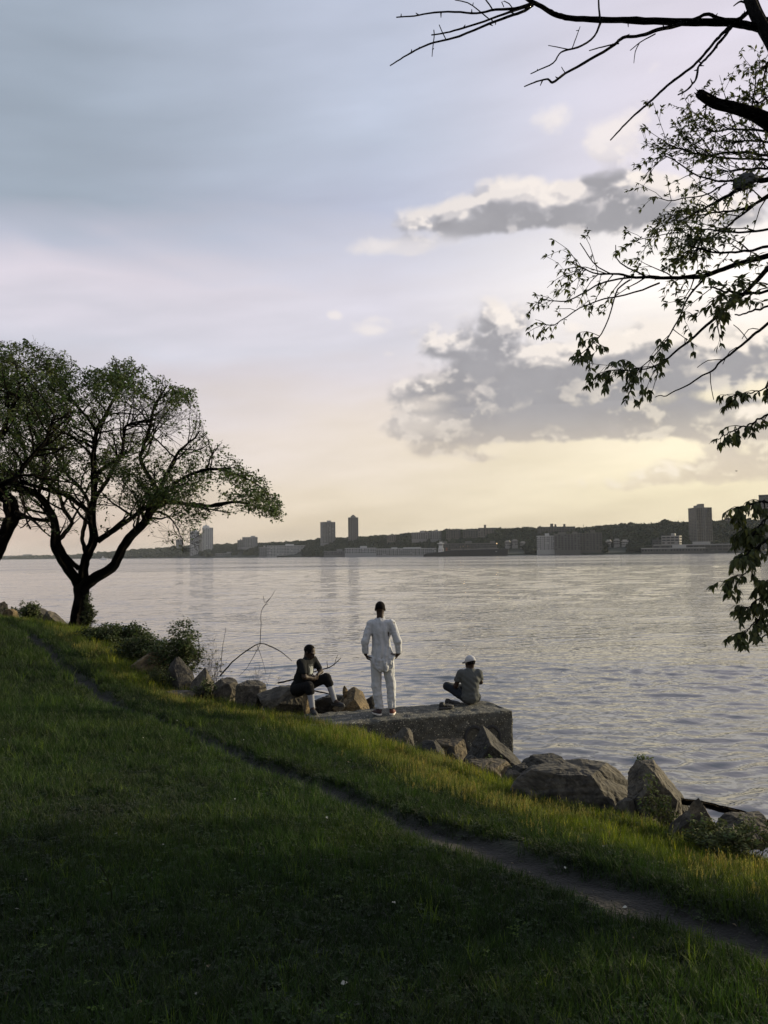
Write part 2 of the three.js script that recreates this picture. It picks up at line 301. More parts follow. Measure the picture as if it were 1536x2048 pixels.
function wood(name, label, count, seed, place, tone) {
  const m = new THREE.InstancedMesh(leafLump(seed, 90), std([1, 1, 1], { roughness: 1 }), count), R = rng(seed + 1), M = new THREE.Matrix4(), q = new THREE.Quaternion();
  for (let i = 0; i < count; i++) {
    const [p, s] = place(R, i); q.setFromAxisAngle(V3(0, 1, 0), R() * 6.28); M.compose(p, q, V3(s * (0.8 + 0.5 * R()), s * (0.75 + 0.5 * R()), s * (0.8 + 0.5 * R()))); m.setMatrixAt(i, M);
    const k = 0.6 + 0.8 * R(); m.setColorAt(i, rgb(tone[0] * k, tone[1] * k, tone[2] * k * (0.8 + 0.4 * R())));
  }
  m.name = numbered(name); m.userData = { kind: 'stuff', label }; scene.add(m); return m;
}
// buildings: px0, px1, top y, ground y, distance
const glassFar = std([0.016, 0.02, 0.024], { roughness: 0.25 });
const boxAt = (w, h, d, x, y, z) => { const g = new THREE.BoxGeometry(w, h, d); g.translate(x, y, z); return g; };
function farBuilding(name, label, group, x0, x1, yt, yb, d, tone, o = {}) {
  const xm = (x0 + x1) / 2, base = farPoint(xm, d, farY(xm, yb, d)), W = (x1 - x0) / F * d, Hh = (yb - yt) / F * d, dep = o.depth ?? Math.max(14, W * 0.5);
  const b = thing(name, label, o.category ?? 'building', V3(base.x, base.y - 6, base.z), group);
  b.rotation.y = -Math.atan2(base.x, -base.z) + (o.turn ?? 0);
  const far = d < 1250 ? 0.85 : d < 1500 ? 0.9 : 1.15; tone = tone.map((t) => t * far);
  const c = Math.cos(o.turn ?? 0), s = Math.abs(Math.sin(o.turn ?? 0)), w = Math.max(4, (W - dep * s) / c);
  const wall = std(tone, { roughness: 0.9 }), trim = std(tone.map((t) => t * (o.trim ?? 1.25)), { roughness: 0.9 });
  const top = Hh + 6, floors = o.floors ?? Math.max(2, Math.round(Hh / 3.1)), bays = o.bays ?? Math.max(3, Math.round(w / 4)), fh = Hh / floors;
  const body = [boxAt(w, top, dep, 0, top / 2, 0)];
  if (o.piers !== 0) for (let i = 0; i <= (o.piers ?? 4); i++) body.push(boxAt(0.7, top - 0.3, 0.8, -w / 2 + 0.35 + i * (w - 0.7) / (o.piers ?? 4), (top - 0.3) / 2, dep / 2 + 0.35));
  mesh('wall', mergeGeometries(body), wall, b);
  const roof = [boxAt(w + 0.5, 0.9, dep + 0.5, 0, top + 0.45, 0)];
  if (o.house) for (const [k, kw, kh] of o.house) roof.push(boxAt(w * kw, kh, dep * 0.5, w * k, top + 0.9 + kh / 2, 0));
  else roof.push(boxAt(w * 0.22, 3, dep * 0.4, w * 0.1, top + 2.4, 0));
  mesh('roof', mergeGeometries(roof), o.flatRoof ? std(o.flatRoof.map((t) => t * far)) : trim, b);
  const win = [], R = rng(Math.round(x0 * 7 + yt));
  for (let f = 0; f < floors; f++) for (let i = 0; i < bays; i++) { if (R() < 0.06) continue; win.push(boxAt(w / bays * (o.band ? 1.02 : 0.56), fh * 0.5, 0.3, -w / 2 + (i + 0.5) * w / bays, 6 + (f + 0.55) * fh, dep / 2 + 0.1)); }
  const sb = Math.max(2, Math.round(dep / 4.5));
  for (const sx of [-1, 1]) for (let f = 0; f < floors; f++) for (let i = 0; i < sb; i++) win.push(boxAt(0.3, fh * 0.5, dep / sb * 0.5, sx * (w / 2 + 0.1), 6 + (f + 0.55) * fh, -dep / 2 + (i + 0.5) * dep / sb));
  mesh('window', mergeGeometries(win), glassFar, b, 'stuff');
  if (o.slabs) { const sl = []; for (let f = 1; f <= floors; f++) for (const k of o.slabs) sl.push(boxAt(w * 0.16, 0.35, 1.6, w * k, 6 + f * fh, dep / 2 + 0.8)); mesh('balcony', mergeGeometries(sl), trim, b, 'stuff'); }
  farBlocks.push([x0 - 2, x1 + 2, d]);
  return b;
}
const brown = [0.15, 0.135, 0.12], grey = [0.21, 0.21, 0.21], pale = [0.42, 0.41, 0.39], dark = [0.085, 0.085, 0.08];
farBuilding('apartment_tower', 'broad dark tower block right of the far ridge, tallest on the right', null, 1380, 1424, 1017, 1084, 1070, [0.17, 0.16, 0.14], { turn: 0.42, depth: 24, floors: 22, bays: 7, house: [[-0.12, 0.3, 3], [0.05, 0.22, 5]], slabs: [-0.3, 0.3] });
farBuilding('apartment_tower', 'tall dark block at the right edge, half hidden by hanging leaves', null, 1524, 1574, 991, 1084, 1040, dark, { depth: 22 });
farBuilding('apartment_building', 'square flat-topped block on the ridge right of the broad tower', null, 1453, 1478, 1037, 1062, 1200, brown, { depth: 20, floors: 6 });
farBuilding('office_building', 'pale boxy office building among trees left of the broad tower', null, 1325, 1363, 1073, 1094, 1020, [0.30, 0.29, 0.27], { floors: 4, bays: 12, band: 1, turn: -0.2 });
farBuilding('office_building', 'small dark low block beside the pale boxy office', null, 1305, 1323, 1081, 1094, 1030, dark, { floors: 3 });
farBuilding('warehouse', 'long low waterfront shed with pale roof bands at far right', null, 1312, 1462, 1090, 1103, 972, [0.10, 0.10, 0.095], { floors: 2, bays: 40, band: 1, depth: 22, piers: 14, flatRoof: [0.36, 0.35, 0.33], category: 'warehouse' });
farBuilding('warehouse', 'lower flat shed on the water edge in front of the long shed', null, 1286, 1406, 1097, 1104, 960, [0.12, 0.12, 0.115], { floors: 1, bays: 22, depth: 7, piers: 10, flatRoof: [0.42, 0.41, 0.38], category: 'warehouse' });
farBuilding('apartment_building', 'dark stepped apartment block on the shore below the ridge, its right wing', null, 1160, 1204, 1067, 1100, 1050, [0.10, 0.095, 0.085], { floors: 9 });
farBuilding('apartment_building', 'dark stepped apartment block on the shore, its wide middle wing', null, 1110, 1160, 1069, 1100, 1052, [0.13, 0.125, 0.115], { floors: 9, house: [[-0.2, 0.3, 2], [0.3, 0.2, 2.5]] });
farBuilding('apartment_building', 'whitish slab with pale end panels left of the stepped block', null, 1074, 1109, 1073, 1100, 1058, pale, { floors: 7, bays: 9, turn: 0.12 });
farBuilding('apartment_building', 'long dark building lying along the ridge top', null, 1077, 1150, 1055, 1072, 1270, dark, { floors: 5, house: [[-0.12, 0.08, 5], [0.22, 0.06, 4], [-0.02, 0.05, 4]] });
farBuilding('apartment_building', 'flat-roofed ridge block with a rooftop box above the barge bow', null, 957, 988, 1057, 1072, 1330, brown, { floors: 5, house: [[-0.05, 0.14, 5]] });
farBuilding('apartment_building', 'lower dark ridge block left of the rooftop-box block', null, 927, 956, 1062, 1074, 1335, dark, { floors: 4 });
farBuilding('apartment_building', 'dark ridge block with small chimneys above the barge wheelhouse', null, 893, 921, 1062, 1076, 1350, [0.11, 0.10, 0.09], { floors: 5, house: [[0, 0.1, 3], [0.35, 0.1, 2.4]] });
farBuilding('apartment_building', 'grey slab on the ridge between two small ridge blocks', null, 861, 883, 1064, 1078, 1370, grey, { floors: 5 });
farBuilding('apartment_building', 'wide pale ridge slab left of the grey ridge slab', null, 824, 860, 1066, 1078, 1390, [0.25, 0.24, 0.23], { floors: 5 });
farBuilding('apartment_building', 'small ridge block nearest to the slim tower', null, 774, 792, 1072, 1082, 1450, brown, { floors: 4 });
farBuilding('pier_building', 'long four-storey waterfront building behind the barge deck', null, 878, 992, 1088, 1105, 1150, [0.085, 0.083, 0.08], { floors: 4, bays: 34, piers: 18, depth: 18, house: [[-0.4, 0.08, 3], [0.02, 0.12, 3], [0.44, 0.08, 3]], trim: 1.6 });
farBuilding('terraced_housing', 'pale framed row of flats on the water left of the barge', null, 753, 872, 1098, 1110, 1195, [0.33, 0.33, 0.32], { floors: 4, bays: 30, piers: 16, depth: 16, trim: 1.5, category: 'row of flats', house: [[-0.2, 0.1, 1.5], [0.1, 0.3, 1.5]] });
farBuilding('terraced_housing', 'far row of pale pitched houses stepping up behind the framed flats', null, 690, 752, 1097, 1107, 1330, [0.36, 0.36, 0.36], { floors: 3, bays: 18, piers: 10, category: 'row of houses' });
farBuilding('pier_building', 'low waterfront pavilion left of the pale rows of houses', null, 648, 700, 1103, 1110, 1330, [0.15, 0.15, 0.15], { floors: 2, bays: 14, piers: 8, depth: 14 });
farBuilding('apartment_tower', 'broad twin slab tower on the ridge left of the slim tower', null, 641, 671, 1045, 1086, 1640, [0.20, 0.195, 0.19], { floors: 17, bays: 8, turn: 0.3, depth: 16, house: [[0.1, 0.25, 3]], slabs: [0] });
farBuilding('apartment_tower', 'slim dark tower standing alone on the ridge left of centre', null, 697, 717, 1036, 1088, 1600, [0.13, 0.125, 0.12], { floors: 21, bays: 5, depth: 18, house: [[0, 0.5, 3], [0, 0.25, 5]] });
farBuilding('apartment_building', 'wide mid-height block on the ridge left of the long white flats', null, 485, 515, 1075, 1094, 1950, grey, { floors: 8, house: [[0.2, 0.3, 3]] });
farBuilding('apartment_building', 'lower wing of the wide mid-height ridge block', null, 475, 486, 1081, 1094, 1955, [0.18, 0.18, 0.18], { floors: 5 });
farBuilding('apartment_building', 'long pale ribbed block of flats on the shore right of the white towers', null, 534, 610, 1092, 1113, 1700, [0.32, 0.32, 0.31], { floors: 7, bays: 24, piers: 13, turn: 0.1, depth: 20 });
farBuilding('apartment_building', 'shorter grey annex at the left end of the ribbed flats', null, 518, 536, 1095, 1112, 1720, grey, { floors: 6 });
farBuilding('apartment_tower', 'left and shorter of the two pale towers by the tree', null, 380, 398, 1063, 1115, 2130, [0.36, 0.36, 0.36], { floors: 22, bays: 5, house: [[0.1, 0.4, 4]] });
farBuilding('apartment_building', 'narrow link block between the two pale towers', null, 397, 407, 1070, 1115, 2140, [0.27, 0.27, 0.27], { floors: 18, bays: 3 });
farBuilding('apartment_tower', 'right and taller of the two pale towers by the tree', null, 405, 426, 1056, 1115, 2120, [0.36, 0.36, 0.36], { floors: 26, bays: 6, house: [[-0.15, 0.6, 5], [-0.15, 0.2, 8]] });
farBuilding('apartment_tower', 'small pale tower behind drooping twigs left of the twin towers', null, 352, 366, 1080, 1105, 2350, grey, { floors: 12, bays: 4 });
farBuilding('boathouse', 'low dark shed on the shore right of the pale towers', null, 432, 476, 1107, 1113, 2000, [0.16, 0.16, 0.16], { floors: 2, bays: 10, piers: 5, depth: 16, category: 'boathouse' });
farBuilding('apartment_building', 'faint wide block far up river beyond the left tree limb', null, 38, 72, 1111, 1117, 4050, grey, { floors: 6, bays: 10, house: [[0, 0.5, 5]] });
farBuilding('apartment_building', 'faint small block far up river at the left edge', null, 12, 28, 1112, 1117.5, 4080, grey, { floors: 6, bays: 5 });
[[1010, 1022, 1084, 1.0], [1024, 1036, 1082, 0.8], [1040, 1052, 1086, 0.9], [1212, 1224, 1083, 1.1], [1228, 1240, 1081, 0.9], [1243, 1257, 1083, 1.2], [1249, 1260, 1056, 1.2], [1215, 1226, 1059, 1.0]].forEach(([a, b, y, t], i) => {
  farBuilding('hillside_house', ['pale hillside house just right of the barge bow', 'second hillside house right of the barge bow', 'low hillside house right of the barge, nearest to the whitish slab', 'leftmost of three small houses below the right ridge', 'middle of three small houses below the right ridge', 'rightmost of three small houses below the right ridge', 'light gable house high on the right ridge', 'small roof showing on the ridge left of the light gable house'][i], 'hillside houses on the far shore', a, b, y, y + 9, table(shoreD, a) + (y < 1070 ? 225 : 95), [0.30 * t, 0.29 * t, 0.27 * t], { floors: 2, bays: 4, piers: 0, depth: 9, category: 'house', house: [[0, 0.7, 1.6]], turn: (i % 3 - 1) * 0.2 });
});
{ // radio mast on the ridge
  const m = thing('radio_mast', 'thin mast standing on the ridge between the long block and the broad tower', 'mast', farPoint(1168, 1240, farY(1168, 1066, 1240)));
  const p = new THREE.CylinderGeometry(0.25, 0.5, 14, 6); p.translate(0, 6, 0); mesh('mast', p, std([0.1, 0.1, 0.1]), m);
  for (const [y, w] of [[11, 2], [8.5, 2.6]]) mesh('antenna', boxAt(w, 0.3, 0.3, 0, y, 0), std([0.1, 0.1, 0.1]), m);
}
{
  const place = (lo, hi, b0, b1, sm, sx) => (R) => {
    for (let k = 0; k < 12; k++) {
      const px = lo + R() * (hi - lo), back = b0 + R() * (b1 - b0), D = table(shoreD, px) + back;
      if (farBlocks.some(([a, b, d]) => px > a && px < b && D < d + 8 && D > d - (d < table(shoreD, px) + 130 ? 200 : 16))) continue;
      return [farPoint(px, D, shoreHeight(px, back) + (sm + R() * sx) * 0.35), sm + R() * sx];
    }
    return [farPoint(lo, table(shoreD, lo) + 300, 0), 3];
  };
  wood('wood', 'dark wood covering the slope of the far ridge', 6500, 21, place(120, 1800, 62, 245, 3.2, 3.4), [0.020, 0.029, 0.013]);
  wood('wood', 'uneven line of tree crowns along the far ridge top', 1100, 22, place(150, 1800, 215, 262, 3.0, 4.0), [0.020, 0.028, 0.013]);
  wood('wood', 'dark band of trees along the water edge of the far shore', 1300, 23, place(560, 1800, 5, 48, 2.0, 2.4), [0.015, 0.022, 0.011]);
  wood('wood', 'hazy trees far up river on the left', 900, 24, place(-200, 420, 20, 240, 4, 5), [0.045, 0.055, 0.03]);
  // trees that stand out above the right ridge
  const lump = leafLump(29, 260), crownM = std([0.019, 0.026, 0.013], { roughness: 1 });
  [[1330, 1046, 7.5], [1212, 1054, 5], [1222, 1053, 4], [1246, 1051, 5.5], [1264, 1050, 6], [1355, 1050, 4.5], [1440, 1047, 5.5]].forEach(([px, py, r], i) => {
    const d = table(shoreD, px) + 235, y0 = shoreHeight(px, 235), yc = farY(px, py, d);
    const t = thing('ridge_tree', ['big round tree standing highest on the right ridge', 'leftmost round tree of the right ridge', 'small round tree second on the right ridge', 'round tree before the light gable house on the ridge', 'wide tree right of the light gable house on the ridge', 'low round tree between the big round tree and the broad tower', 'tree just right of the broad tower on the ridge'][i], 'tree', farPoint(px, d, y0), 'trees standing out on the right ridge');
    const tr = new THREE.CylinderGeometry(0.3, 0.5, Math.max(2, yc - y0), 6); tr.translate(0, (yc - y0) / 2 - 1, 0); mesh('trunk', tr, std([0.05, 0.045, 0.04]), t);
    const c = mesh('crown', lump, crownM, t); c.position.y = yc - y0 - r * 0.15; c.scale.set(r, r * 0.85, r); c.rotation.y = i * 1.3;
  });
}
{ // tanker barge
  const D = 1010, px0 = 848, px1 = 1015, L = (px1 - px0) / F * D, c = farPoint((px0 + px1) / 2, D, 0), s = L / 103;
  const b = thing('barge', 'long dark barge with a white wheelhouse at its left end on the far water', 'barge', c); b.rotation.y = -Math.atan2(c.x, -c.z);
  const hullM = std([0.012, 0.012, 0.014], { roughness: 0.6 }), sh = new THREE.Shape(), h = L / 2;
  sh.moveTo(-h, -1); sh.lineTo(h - 1.5 * s, -1); sh.lineTo(h + 0.6, 8.4 * s); sh.lineTo(h * 0.62, 8.0 * s); sh.lineTo(-h * 0.38, 7.2 * s); sh.lineTo(-h * 0.62, 5.0 * s); sh.lineTo(-h * 0.93, 4.0 * s); sh.lineTo(-h, 2.0 * s); sh.closePath();
  const hull = new THREE.ExtrudeGeometry(sh, { depth: 13, bevelEnabled: true, bevelSize: 0.4, bevelThickness: 0.8, bevelSegments: 2 }); hull.translate(0, 0, -6.5); mesh('hull', hull, hullM, b);
  const whiteM = std([0.55, 0.54, 0.52]), wx = -h + 21 * s;
  const house = mesh('wheelhouse', mergeGeometries([boxAt(6.5 * s, 9 * s, 7, wx, 6 * s, 0), boxAt(5 * s, 5.4 * s, 5.6, wx, 13.2 * s, 0), boxAt(8 * s, 0.9 * s, 8, wx, 16.3 * s, 0), boxAt(3.4 * s, 1.6 * s, 4, wx, 17.4 * s, 0), boxAt(0.4 * s, 3.4 * s, 0.4, wx - 1, 19.6 * s, 0), boxAt(0.3 * s, 2.4 * s, 0.3, wx + 1.4, 19 * s, 0)]), whiteM, b);
  const wg = []; for (let i = 0; i < 4; i++) wg.push(boxAt(0.85 * s, 1.6 * s, 0.3, wx - 1.8 * s + i * 1.2 * s, 14.4 * s, 2.85)); for (let i = 0; i < 3; i++) for (let j = 0; j < 2; j++) wg.push(boxAt(0.8 * s, 1 * s, 0.3, wx - 2 * s + i * 2 * s, (5 + j * 3) * s, 3.55)); wg.forEach((g) => mesh('window', g, glassFar, house));
  mesh('chimney', mergeGeometries([boxAt(2.2 * s, 6 * s, 3, wx + 7 * s, 8 * s, 0)]), std([0.2, 0.09, 0.06]), b);
  const R = rng(3), deck = []; for (let i = 0; i < 60; i++) { const x = -h * 0.35 + R() * h * 1.15, y = (7.4 + (x / h) * 0.9) * s; deck.push(boxAt(0.5 + R() * 4.5, 0.5 + R() * 2.2, 0.5 + R() * 3, x, y + 0.7, (R() - 0.5) * 9)); }
  for (let i = 0; i < 7; i++) deck.push(boxAt(0.3, 4 + R() * 3.5, 0.3, -h * 0.3 + i * h * 0.17, 9 * s, 0)); deck.push(boxAt(0.35, 8 * s, 0.35, h * 0.74, 11 * s, 0));
  mesh('deck_gear', mergeGeometries(deck), std([0.16, 0.15, 0.14]), b, 'stuff');
  const rail = []; for (let i = 0; i < 46; i++) rail.push(boxAt(0.12, 1.2, 0.12, -h * 0.36 + i * h * 0.028, 6.6 * s + i * 0.024, 6.4)); rail.push(boxAt(h * 1.28, 0.12, 0.12, h * 0.28, 7.6 * s, 6.4)); mesh('railing', mergeGeometries(rail), std([0.1, 0.1, 0.1]), b);
  [[0.74, 15.2], [-0.06, 12.2], [0.05, 12.5], [-0.13, 11.6]].forEach(([k, y], i) => {
    const lm = new THREE.MeshStandardMaterial({ color: 0x000000, emissive: rgb(1, 0.66, 0.32), emissiveIntensity: i ? 1.2 : 2.2 });
    const g = new THREE.SphereGeometry(i ? 0.24 : 0.55, 8, 6); const l = mesh('lamp', g, lm, b); l.position.set(h * k, y * s, 1);
    const p = new THREE.PointLight(rgb(1, 0.66, 0.32), i ? 5 : 14); p.castShadow = true; p.shadow.radius = i ? 10 : 22; p.position.set(h * k, y * s, 2.2); b.add(p);
  });
  const m2 = mesh('bow_mark', boxAt(2.2, 0.35, 0.1, h * 0.72, 5.4 * s, 7.35), whiteM, b);
}
{ // small white motor boat far left
  const d = 1500, c = farPoint(207, d, 0.2), b = thing('motor_boat', 'small white cabin boat on the far water seen between the tree limbs', 'boat', c); b.rotation.y = 0.3;
  const sh = new THREE.Shape(); sh.moveTo(-6.5, 0); sh.lineTo(5, 0); sh.quadraticCurveTo(6.8, 0.8, 7.6, 2.2); sh.lineTo(-6.8, 1.7); sh.closePath();
  const g = new THREE.ExtrudeGeometry(sh, { depth: 3.6, bevelEnabled: true, bevelSize: 0.2, bevelThickness: 0.4, bevelSegments: 2 }); g.translate(0, 0, -1.8); mesh('hull', g, std([0.75, 0.75, 0.75], { roughness: 0.4 }), b);
  mesh('cabin', mergeGeometries([boxAt(5, 2.2, 3, -0.5, 2.9, 0), boxAt(2.6, 1.5, 2.4, -1.2, 4.7, 0), boxAt(3.4, 0.2, 3, -1.2, 5.6, 0)]), std([0.7, 0.7, 0.7]), b);
  mesh('window', mergeGeometries([boxAt(4, 0.8, 3.2, -0.5, 3.2, 0)]), glassFar, b);
}

// ---------- trees ----------
class Tubes { // tapering tubes along polylines, joined into one geometry
  constructor() { this.p = []; this.n = []; this.uv = []; this.i = []; }
  add(pts, rad, sides, gnarl = 0) {
    const base = this.p.length / 3, t = V3(), a = V3(), b = V3(), q = V3(); let len = 0;
    for (let k = 0; k < pts.length; k++) {
      t.copy(pts[Math.min(k + 1, pts.length - 1)]).sub(pts[Math.max(k - 1, 0)]).normalize();
      if (!k) a.set(Math.abs(t.y) > 0.9 ? 1 : 0, Math.abs(t.y) > 0.9 ? 0 : 1, 0);
      b.copy(t).cross(a).normalize(); a.copy(b).cross(t).normalize();
      if (k) len += pts[k].distanceTo(pts[k - 1]);
      for (let s = 0; s <= sides; s++) {
        const w = s / sides * 6.28318, c = Math.cos(w), d = Math.sin(w), r = rad[k] * (1 + gnarl * (N(c * 1.6 + pts[k].x * 3, d * 1.6 + pts[k].y * 3, pts[k].z * 3) + 0.5 * N(c * 5, d * 5, len * 6)));
        q.set(a.x * c + b.x * d, a.y * c + b.y * d, a.z * c + b.z * d);
        this.n.push(q.x, q.y, q.z); this.p.push(pts[k].x + q.x * r, pts[k].y + q.y * r, pts[k].z + q.z * r); this.uv.push(s / sides * Math.max(0.15, rad[0] * 6), len);
        if (k && s) { const e = base + k * (sides + 1) + s, f = e - sides - 1; this.i.push(f - 1, e, f, f - 1, e - 1, e); }
      }
    }
    const e = base + (pts.length - 1) * (sides + 1), c = this.p.length / 3, l = pts[pts.length - 1];   // close the tip
    this.p.push(l.x, l.y, l.z); this.n.push(t.x, t.y, t.z); this.uv.push(0, len); for (let s = 0; s < sides; s++) this.i.push(e + s, c, e + s + 1);
  }
  build() { const g = new THREE.BufferGeometry(); g.setAttribute('position', new THREE.Float32BufferAttribute(this.p, 3)); g.setAttribute('normal', new THREE.Float32BufferAttribute(this.n, 3)); g.setAttribute('uv', new THREE.Float32BufferAttribute(this.uv, 2)); g.setIndex(this.i); return g; }
}
function smooth(pts, step) { // resample a few points as a smooth curve; points carry .r (radius)
  const c = new THREE.CatmullRomCurve3(pts, false, 'centripetal'), n = Math.max(4, Math.ceil(c.getLength() / step)), out = [], rad = [];
  for (let i = 0; i <= n; i++) { const t = i / n, f = t * (pts.length - 1), k = Math.min(pts.length - 2, Math.floor(f)); out.push(c.getPoint(t)); rad.push(lerp(pts[k].r, pts[k + 1].r, f - k)); }
  return [out, rad];
}
const barkBump = dataTex(256, 256, (x, y) => { const n = 0.5 + tiled(x, y * 0.5, 18, 3, 3) * 0.9 + (0.5 - Math.abs(tiled(x, y, 12, 9, 3)) * 2) * 0.4; return [n, n, n]; }, false, 2);
const barkM = std([0.032, 0.028, 0.024], { roughness: 0.95, bumpMap: barkBump, bumpScale: 0.03 });
const twigM = std([0.030, 0.026, 0.022], { roughness: 0.95 });
const leafMat = (c, tr = 0.35) => new THREE.MeshPhysicalMaterial({ color: rgb(...c), roughness: 0.9, specularIntensity: 0.35, transmission: tr, thickness: 0, side: THREE.DoubleSide });
// one folded, drooping leaf along +x, length 1
function leafShape(fold = 0.22, droop = 0.25, width = 0.4) {
  const pos = [], idx = [], prof = [0, 0.55, 1, 0.82, 0.45, 0];
  prof.forEach((w, i) => { const t = i / 5, y = -droop * t * t; pos.push(t, y, 0, t, y + fold * w * 0.5 * width, w * width * 0.5, t, y + fold * w * 0.5 * width, -w * width * 0.5); });
  for (let i = 0; i < 5; i++) { const a = i * 3, b = a + 3; idx.push(a, b, b + 1, a, b + 1, a + 1, a, b + 2, b, a, a + 2, b + 2); }
  const g = new THREE.BufferGeometry(); g.setAttribute('position', new THREE.Float32BufferAttribute(pos, 3)); g.setIndex(idx); g.computeVertexNormals(); return g;
}
function spray(seed, n, size) { // a small spray of leaves for far crowns
  const R = rng(seed), parts = [], one = leafShape(0.3, 0.2, 0.55);
  for (let i = 0; i < n; i++) { const g = one.clone(), s = size * (0.7 + 0.6 * R()); g.scale(s, s, s); g.rotateZ((R() - 0.6) * 1.3); g.rotateX((R() - 0.5) * 1.2); g.rotateY(R() * 6.28); g.translate((R() - 0.5) * size * 2.4, (R() - 0.5) * size * 1.4, (R() - 0.5) * size * 2.4); parts.push(g); }
  return mergeGeometries(parts);
}
const UPV = V3(0, 1, 0);
// grows side branches along a path; o: tubes, leaf(p, dir), inside(p), R, levels
function sprout(path, rad, level, o) {
  const L = path.length, R = o.R, ax = V3();
  let total = 0; for (let i = 1; i < L; i++) total += path[i].distanceTo(path[i - 1]);
  const count = Math.round(total * o.density[level] * (0.8 + 0.4 * R()));
  for (let k = 0; k < count; k++) {
    const t = lerp(o.from[level], 1, Math.sqrt(R())), f = t * (L - 1), i = Math.min(L - 2, Math.floor(f)), p = path[i].clone().lerp(path[i + 1], f - i), dir = path[i + 1].clone().sub(path[i]).normalize();
    ax.set(R() - 0.5, R() - 0.5, R() - 0.5).cross(dir).normalize(); dir.applyAxisAngle(ax, o.angle[0] + R() * o.angle[1]);
    dir.y = dir.y * o.flat + o.up[level]; dir.normalize();
    const r0 = Math.min(lerp(rad[i], rad[i + 1], f - i) * 0.62, o.rmax[level]), len = o.len[level] * (0.5 + 0.8 * R()) * (1 - 0.35 * t);
    const n = Math.max(3, Math.ceil(len / o.step[level])), pts = [p.clone()], rr = [r0]; let ok = true;
    for (let s = 1; s <= n; s++) {
      dir.x += (R() - 0.5) * o.wiggle; dir.y += (R() - 0.5) * o.wiggle + o.bend[level] / n; dir.z += (R() - 0.5) * o.wiggle; dir.normalize();
      const q = pts[s - 1].clone().addScaledVector(dir, len / n);
      if (o.inside && !o.inside(q)) { if (s < 2) ok = false; break; }
      pts.push(q); rr.push(lerp(r0, o.rmin, s / n));
    }
    if (!ok || pts.length < 3) continue;
    o.tubes.add(pts, rr, level < 1 ? 5 : 3);
    if (level + 1 < o.levels) sprout(pts, rr, level + 1, o);
    if (o.leaf && level >= o.leafLevel) for (let s = 1; s < pts.length; s++) o.leaf(pts[s], dir, s / (pts.length - 1));
  }
}
function scatter(name, geo, mat, list, parent, label) { // list of [position, quaternion, scale, tone]
  const m = new THREE.InstancedMesh(geo, mat, list.length), M = new THREE.Matrix4(), S = V3();
  list.forEach(([p, q, s, c], i) => { M.compose(p, q, s.isVector3 ? s : S.set(s, s, s)); m.setMatrixAt(i, M); if (c) m.setColorAt(i, c); });
  m.castShadow = m.receiveShadow = true; m.userData.kind = 'stuff'; if (label) m.userData.label = label;
  m.name = parent === scene ? numbered(name) : name; parent.add(m); return m;
}
const yaw = (R) => new THREE.Quaternion().setFromEuler(new THREE.Euler((R() - 0.5) * 0.9, R() * 6.28, (R() - 0.5) * 0.9));

// limbs given where the photograph shows them: [px, py, radius px], with a depth at each end
function limb(list, d0, d1) { return list.map(([x, y, r], i) => { const d = lerp(d0, d1, i / (list.length - 1)), p = P(x, y, d); p.r = r * limb.k / F * d; return p; }); }
limb.k = 1;
function bankTree(name, label, D, base, limbs, o) {
  const root = onGround(...base); const t = thing(name, label, 'tree', root, null);
  const local = (pts) => pts.map((p) => { const q = p.clone().sub(root); q.r = p.r; return q; });
  const R = rng(o.seed), twigs = new Tubes(), leaves = [], kids = [];
  limbs.forEach(([kind, pts, d0, d1]) => {
    const tube = new Tubes(), l = local(limb(pts, d0 ?? D, d1 ?? D)); if (kind === 'trunk') { l[0].y -= 0.25; }
    const [c, r] = smooth(l, 0.14); for (let i = 1; i < c.length - 1; i++) { c[i].x += 0.05 * N(i * 0.5, d0, 1) ; c[i].z += 0.06 * N(i * 0.4, d0, 5); }
    tube.add(c, r, r[0] > 0.1 ? 14 : 8, 0.16); mesh(kind, tube.build(), barkM, t); if (kind !== 'trunk') kids.push([c, r]);
  });
  const inside = (q) => o.inside(...proj(q.clone().add(root)));
  for (const [c, r] of kids) sprout(c, r, 0, { R, tubes: twigs, levels: 3, leafLevel: 1, inside, ...o.grow,
    leaf: (p, dir, s) => { const [x, y] = proj(p.clone().add(root)); const dn = o.leafy(x, y); if (R() < dn) { const k = 0.55 + 0.9 * R(); leaves.push([p, yaw(R), 0.75 + 0.6 * R(), rgb(k * (0.8 + 0.5 * R()), k, k * 0.9)]); } } });
  mesh('twigs', twigs.build(), twigM, t, 'stuff');
  scatter('foliage', spray(o.seed + 9, 5, o.leafSize), leafMat(o.leafColor, 0.4), leaves, t);
  console.log(name, 'twig tris', twigs.i.length / 3, 'sprays', leaves.length);
  return t;
}
const bump2 = (x, y, cx, cy, rx, ry) => Math.exp(-(((x - cx) / rx) ** 2 + ((y - cy) / ry) ** 2));
const crownTop = [[-200, 700], [-60, 676], [0, 672], [60, 676], [130, 708], [165, 740], [185, 742], [215, 726], [260, 724], [315, 748], [340, 765], [385, 782], [402, 822], [412, 852], [425, 884], [480, 918], [525, 960], [560, 1000], [570, 1040]];
const crownLow = [[-200, 1010], [0, 1050], [60, 1062], [110, 1078], [170, 1075], [260, 1060], [300, 1105], [400, 1095], [420, 1030], [500, 1025], [565, 1045]];
const growA = { density: [4.4, 4.6, 5], from: [0.12, 0.12, 0.1], angle: [0.5, 0.7], flat: 0.72, up: [0.16, 0.10, 0.05], rmax: [0.05, 0.02, 0.010], rmin: 0.0042, len: [2.2, 1.05, 0.5], step: [0.2, 0.15, 0.14], wiggle: 0.55, bend: [0.3, 0.25, 0.0] };
limb.k = 0.66;
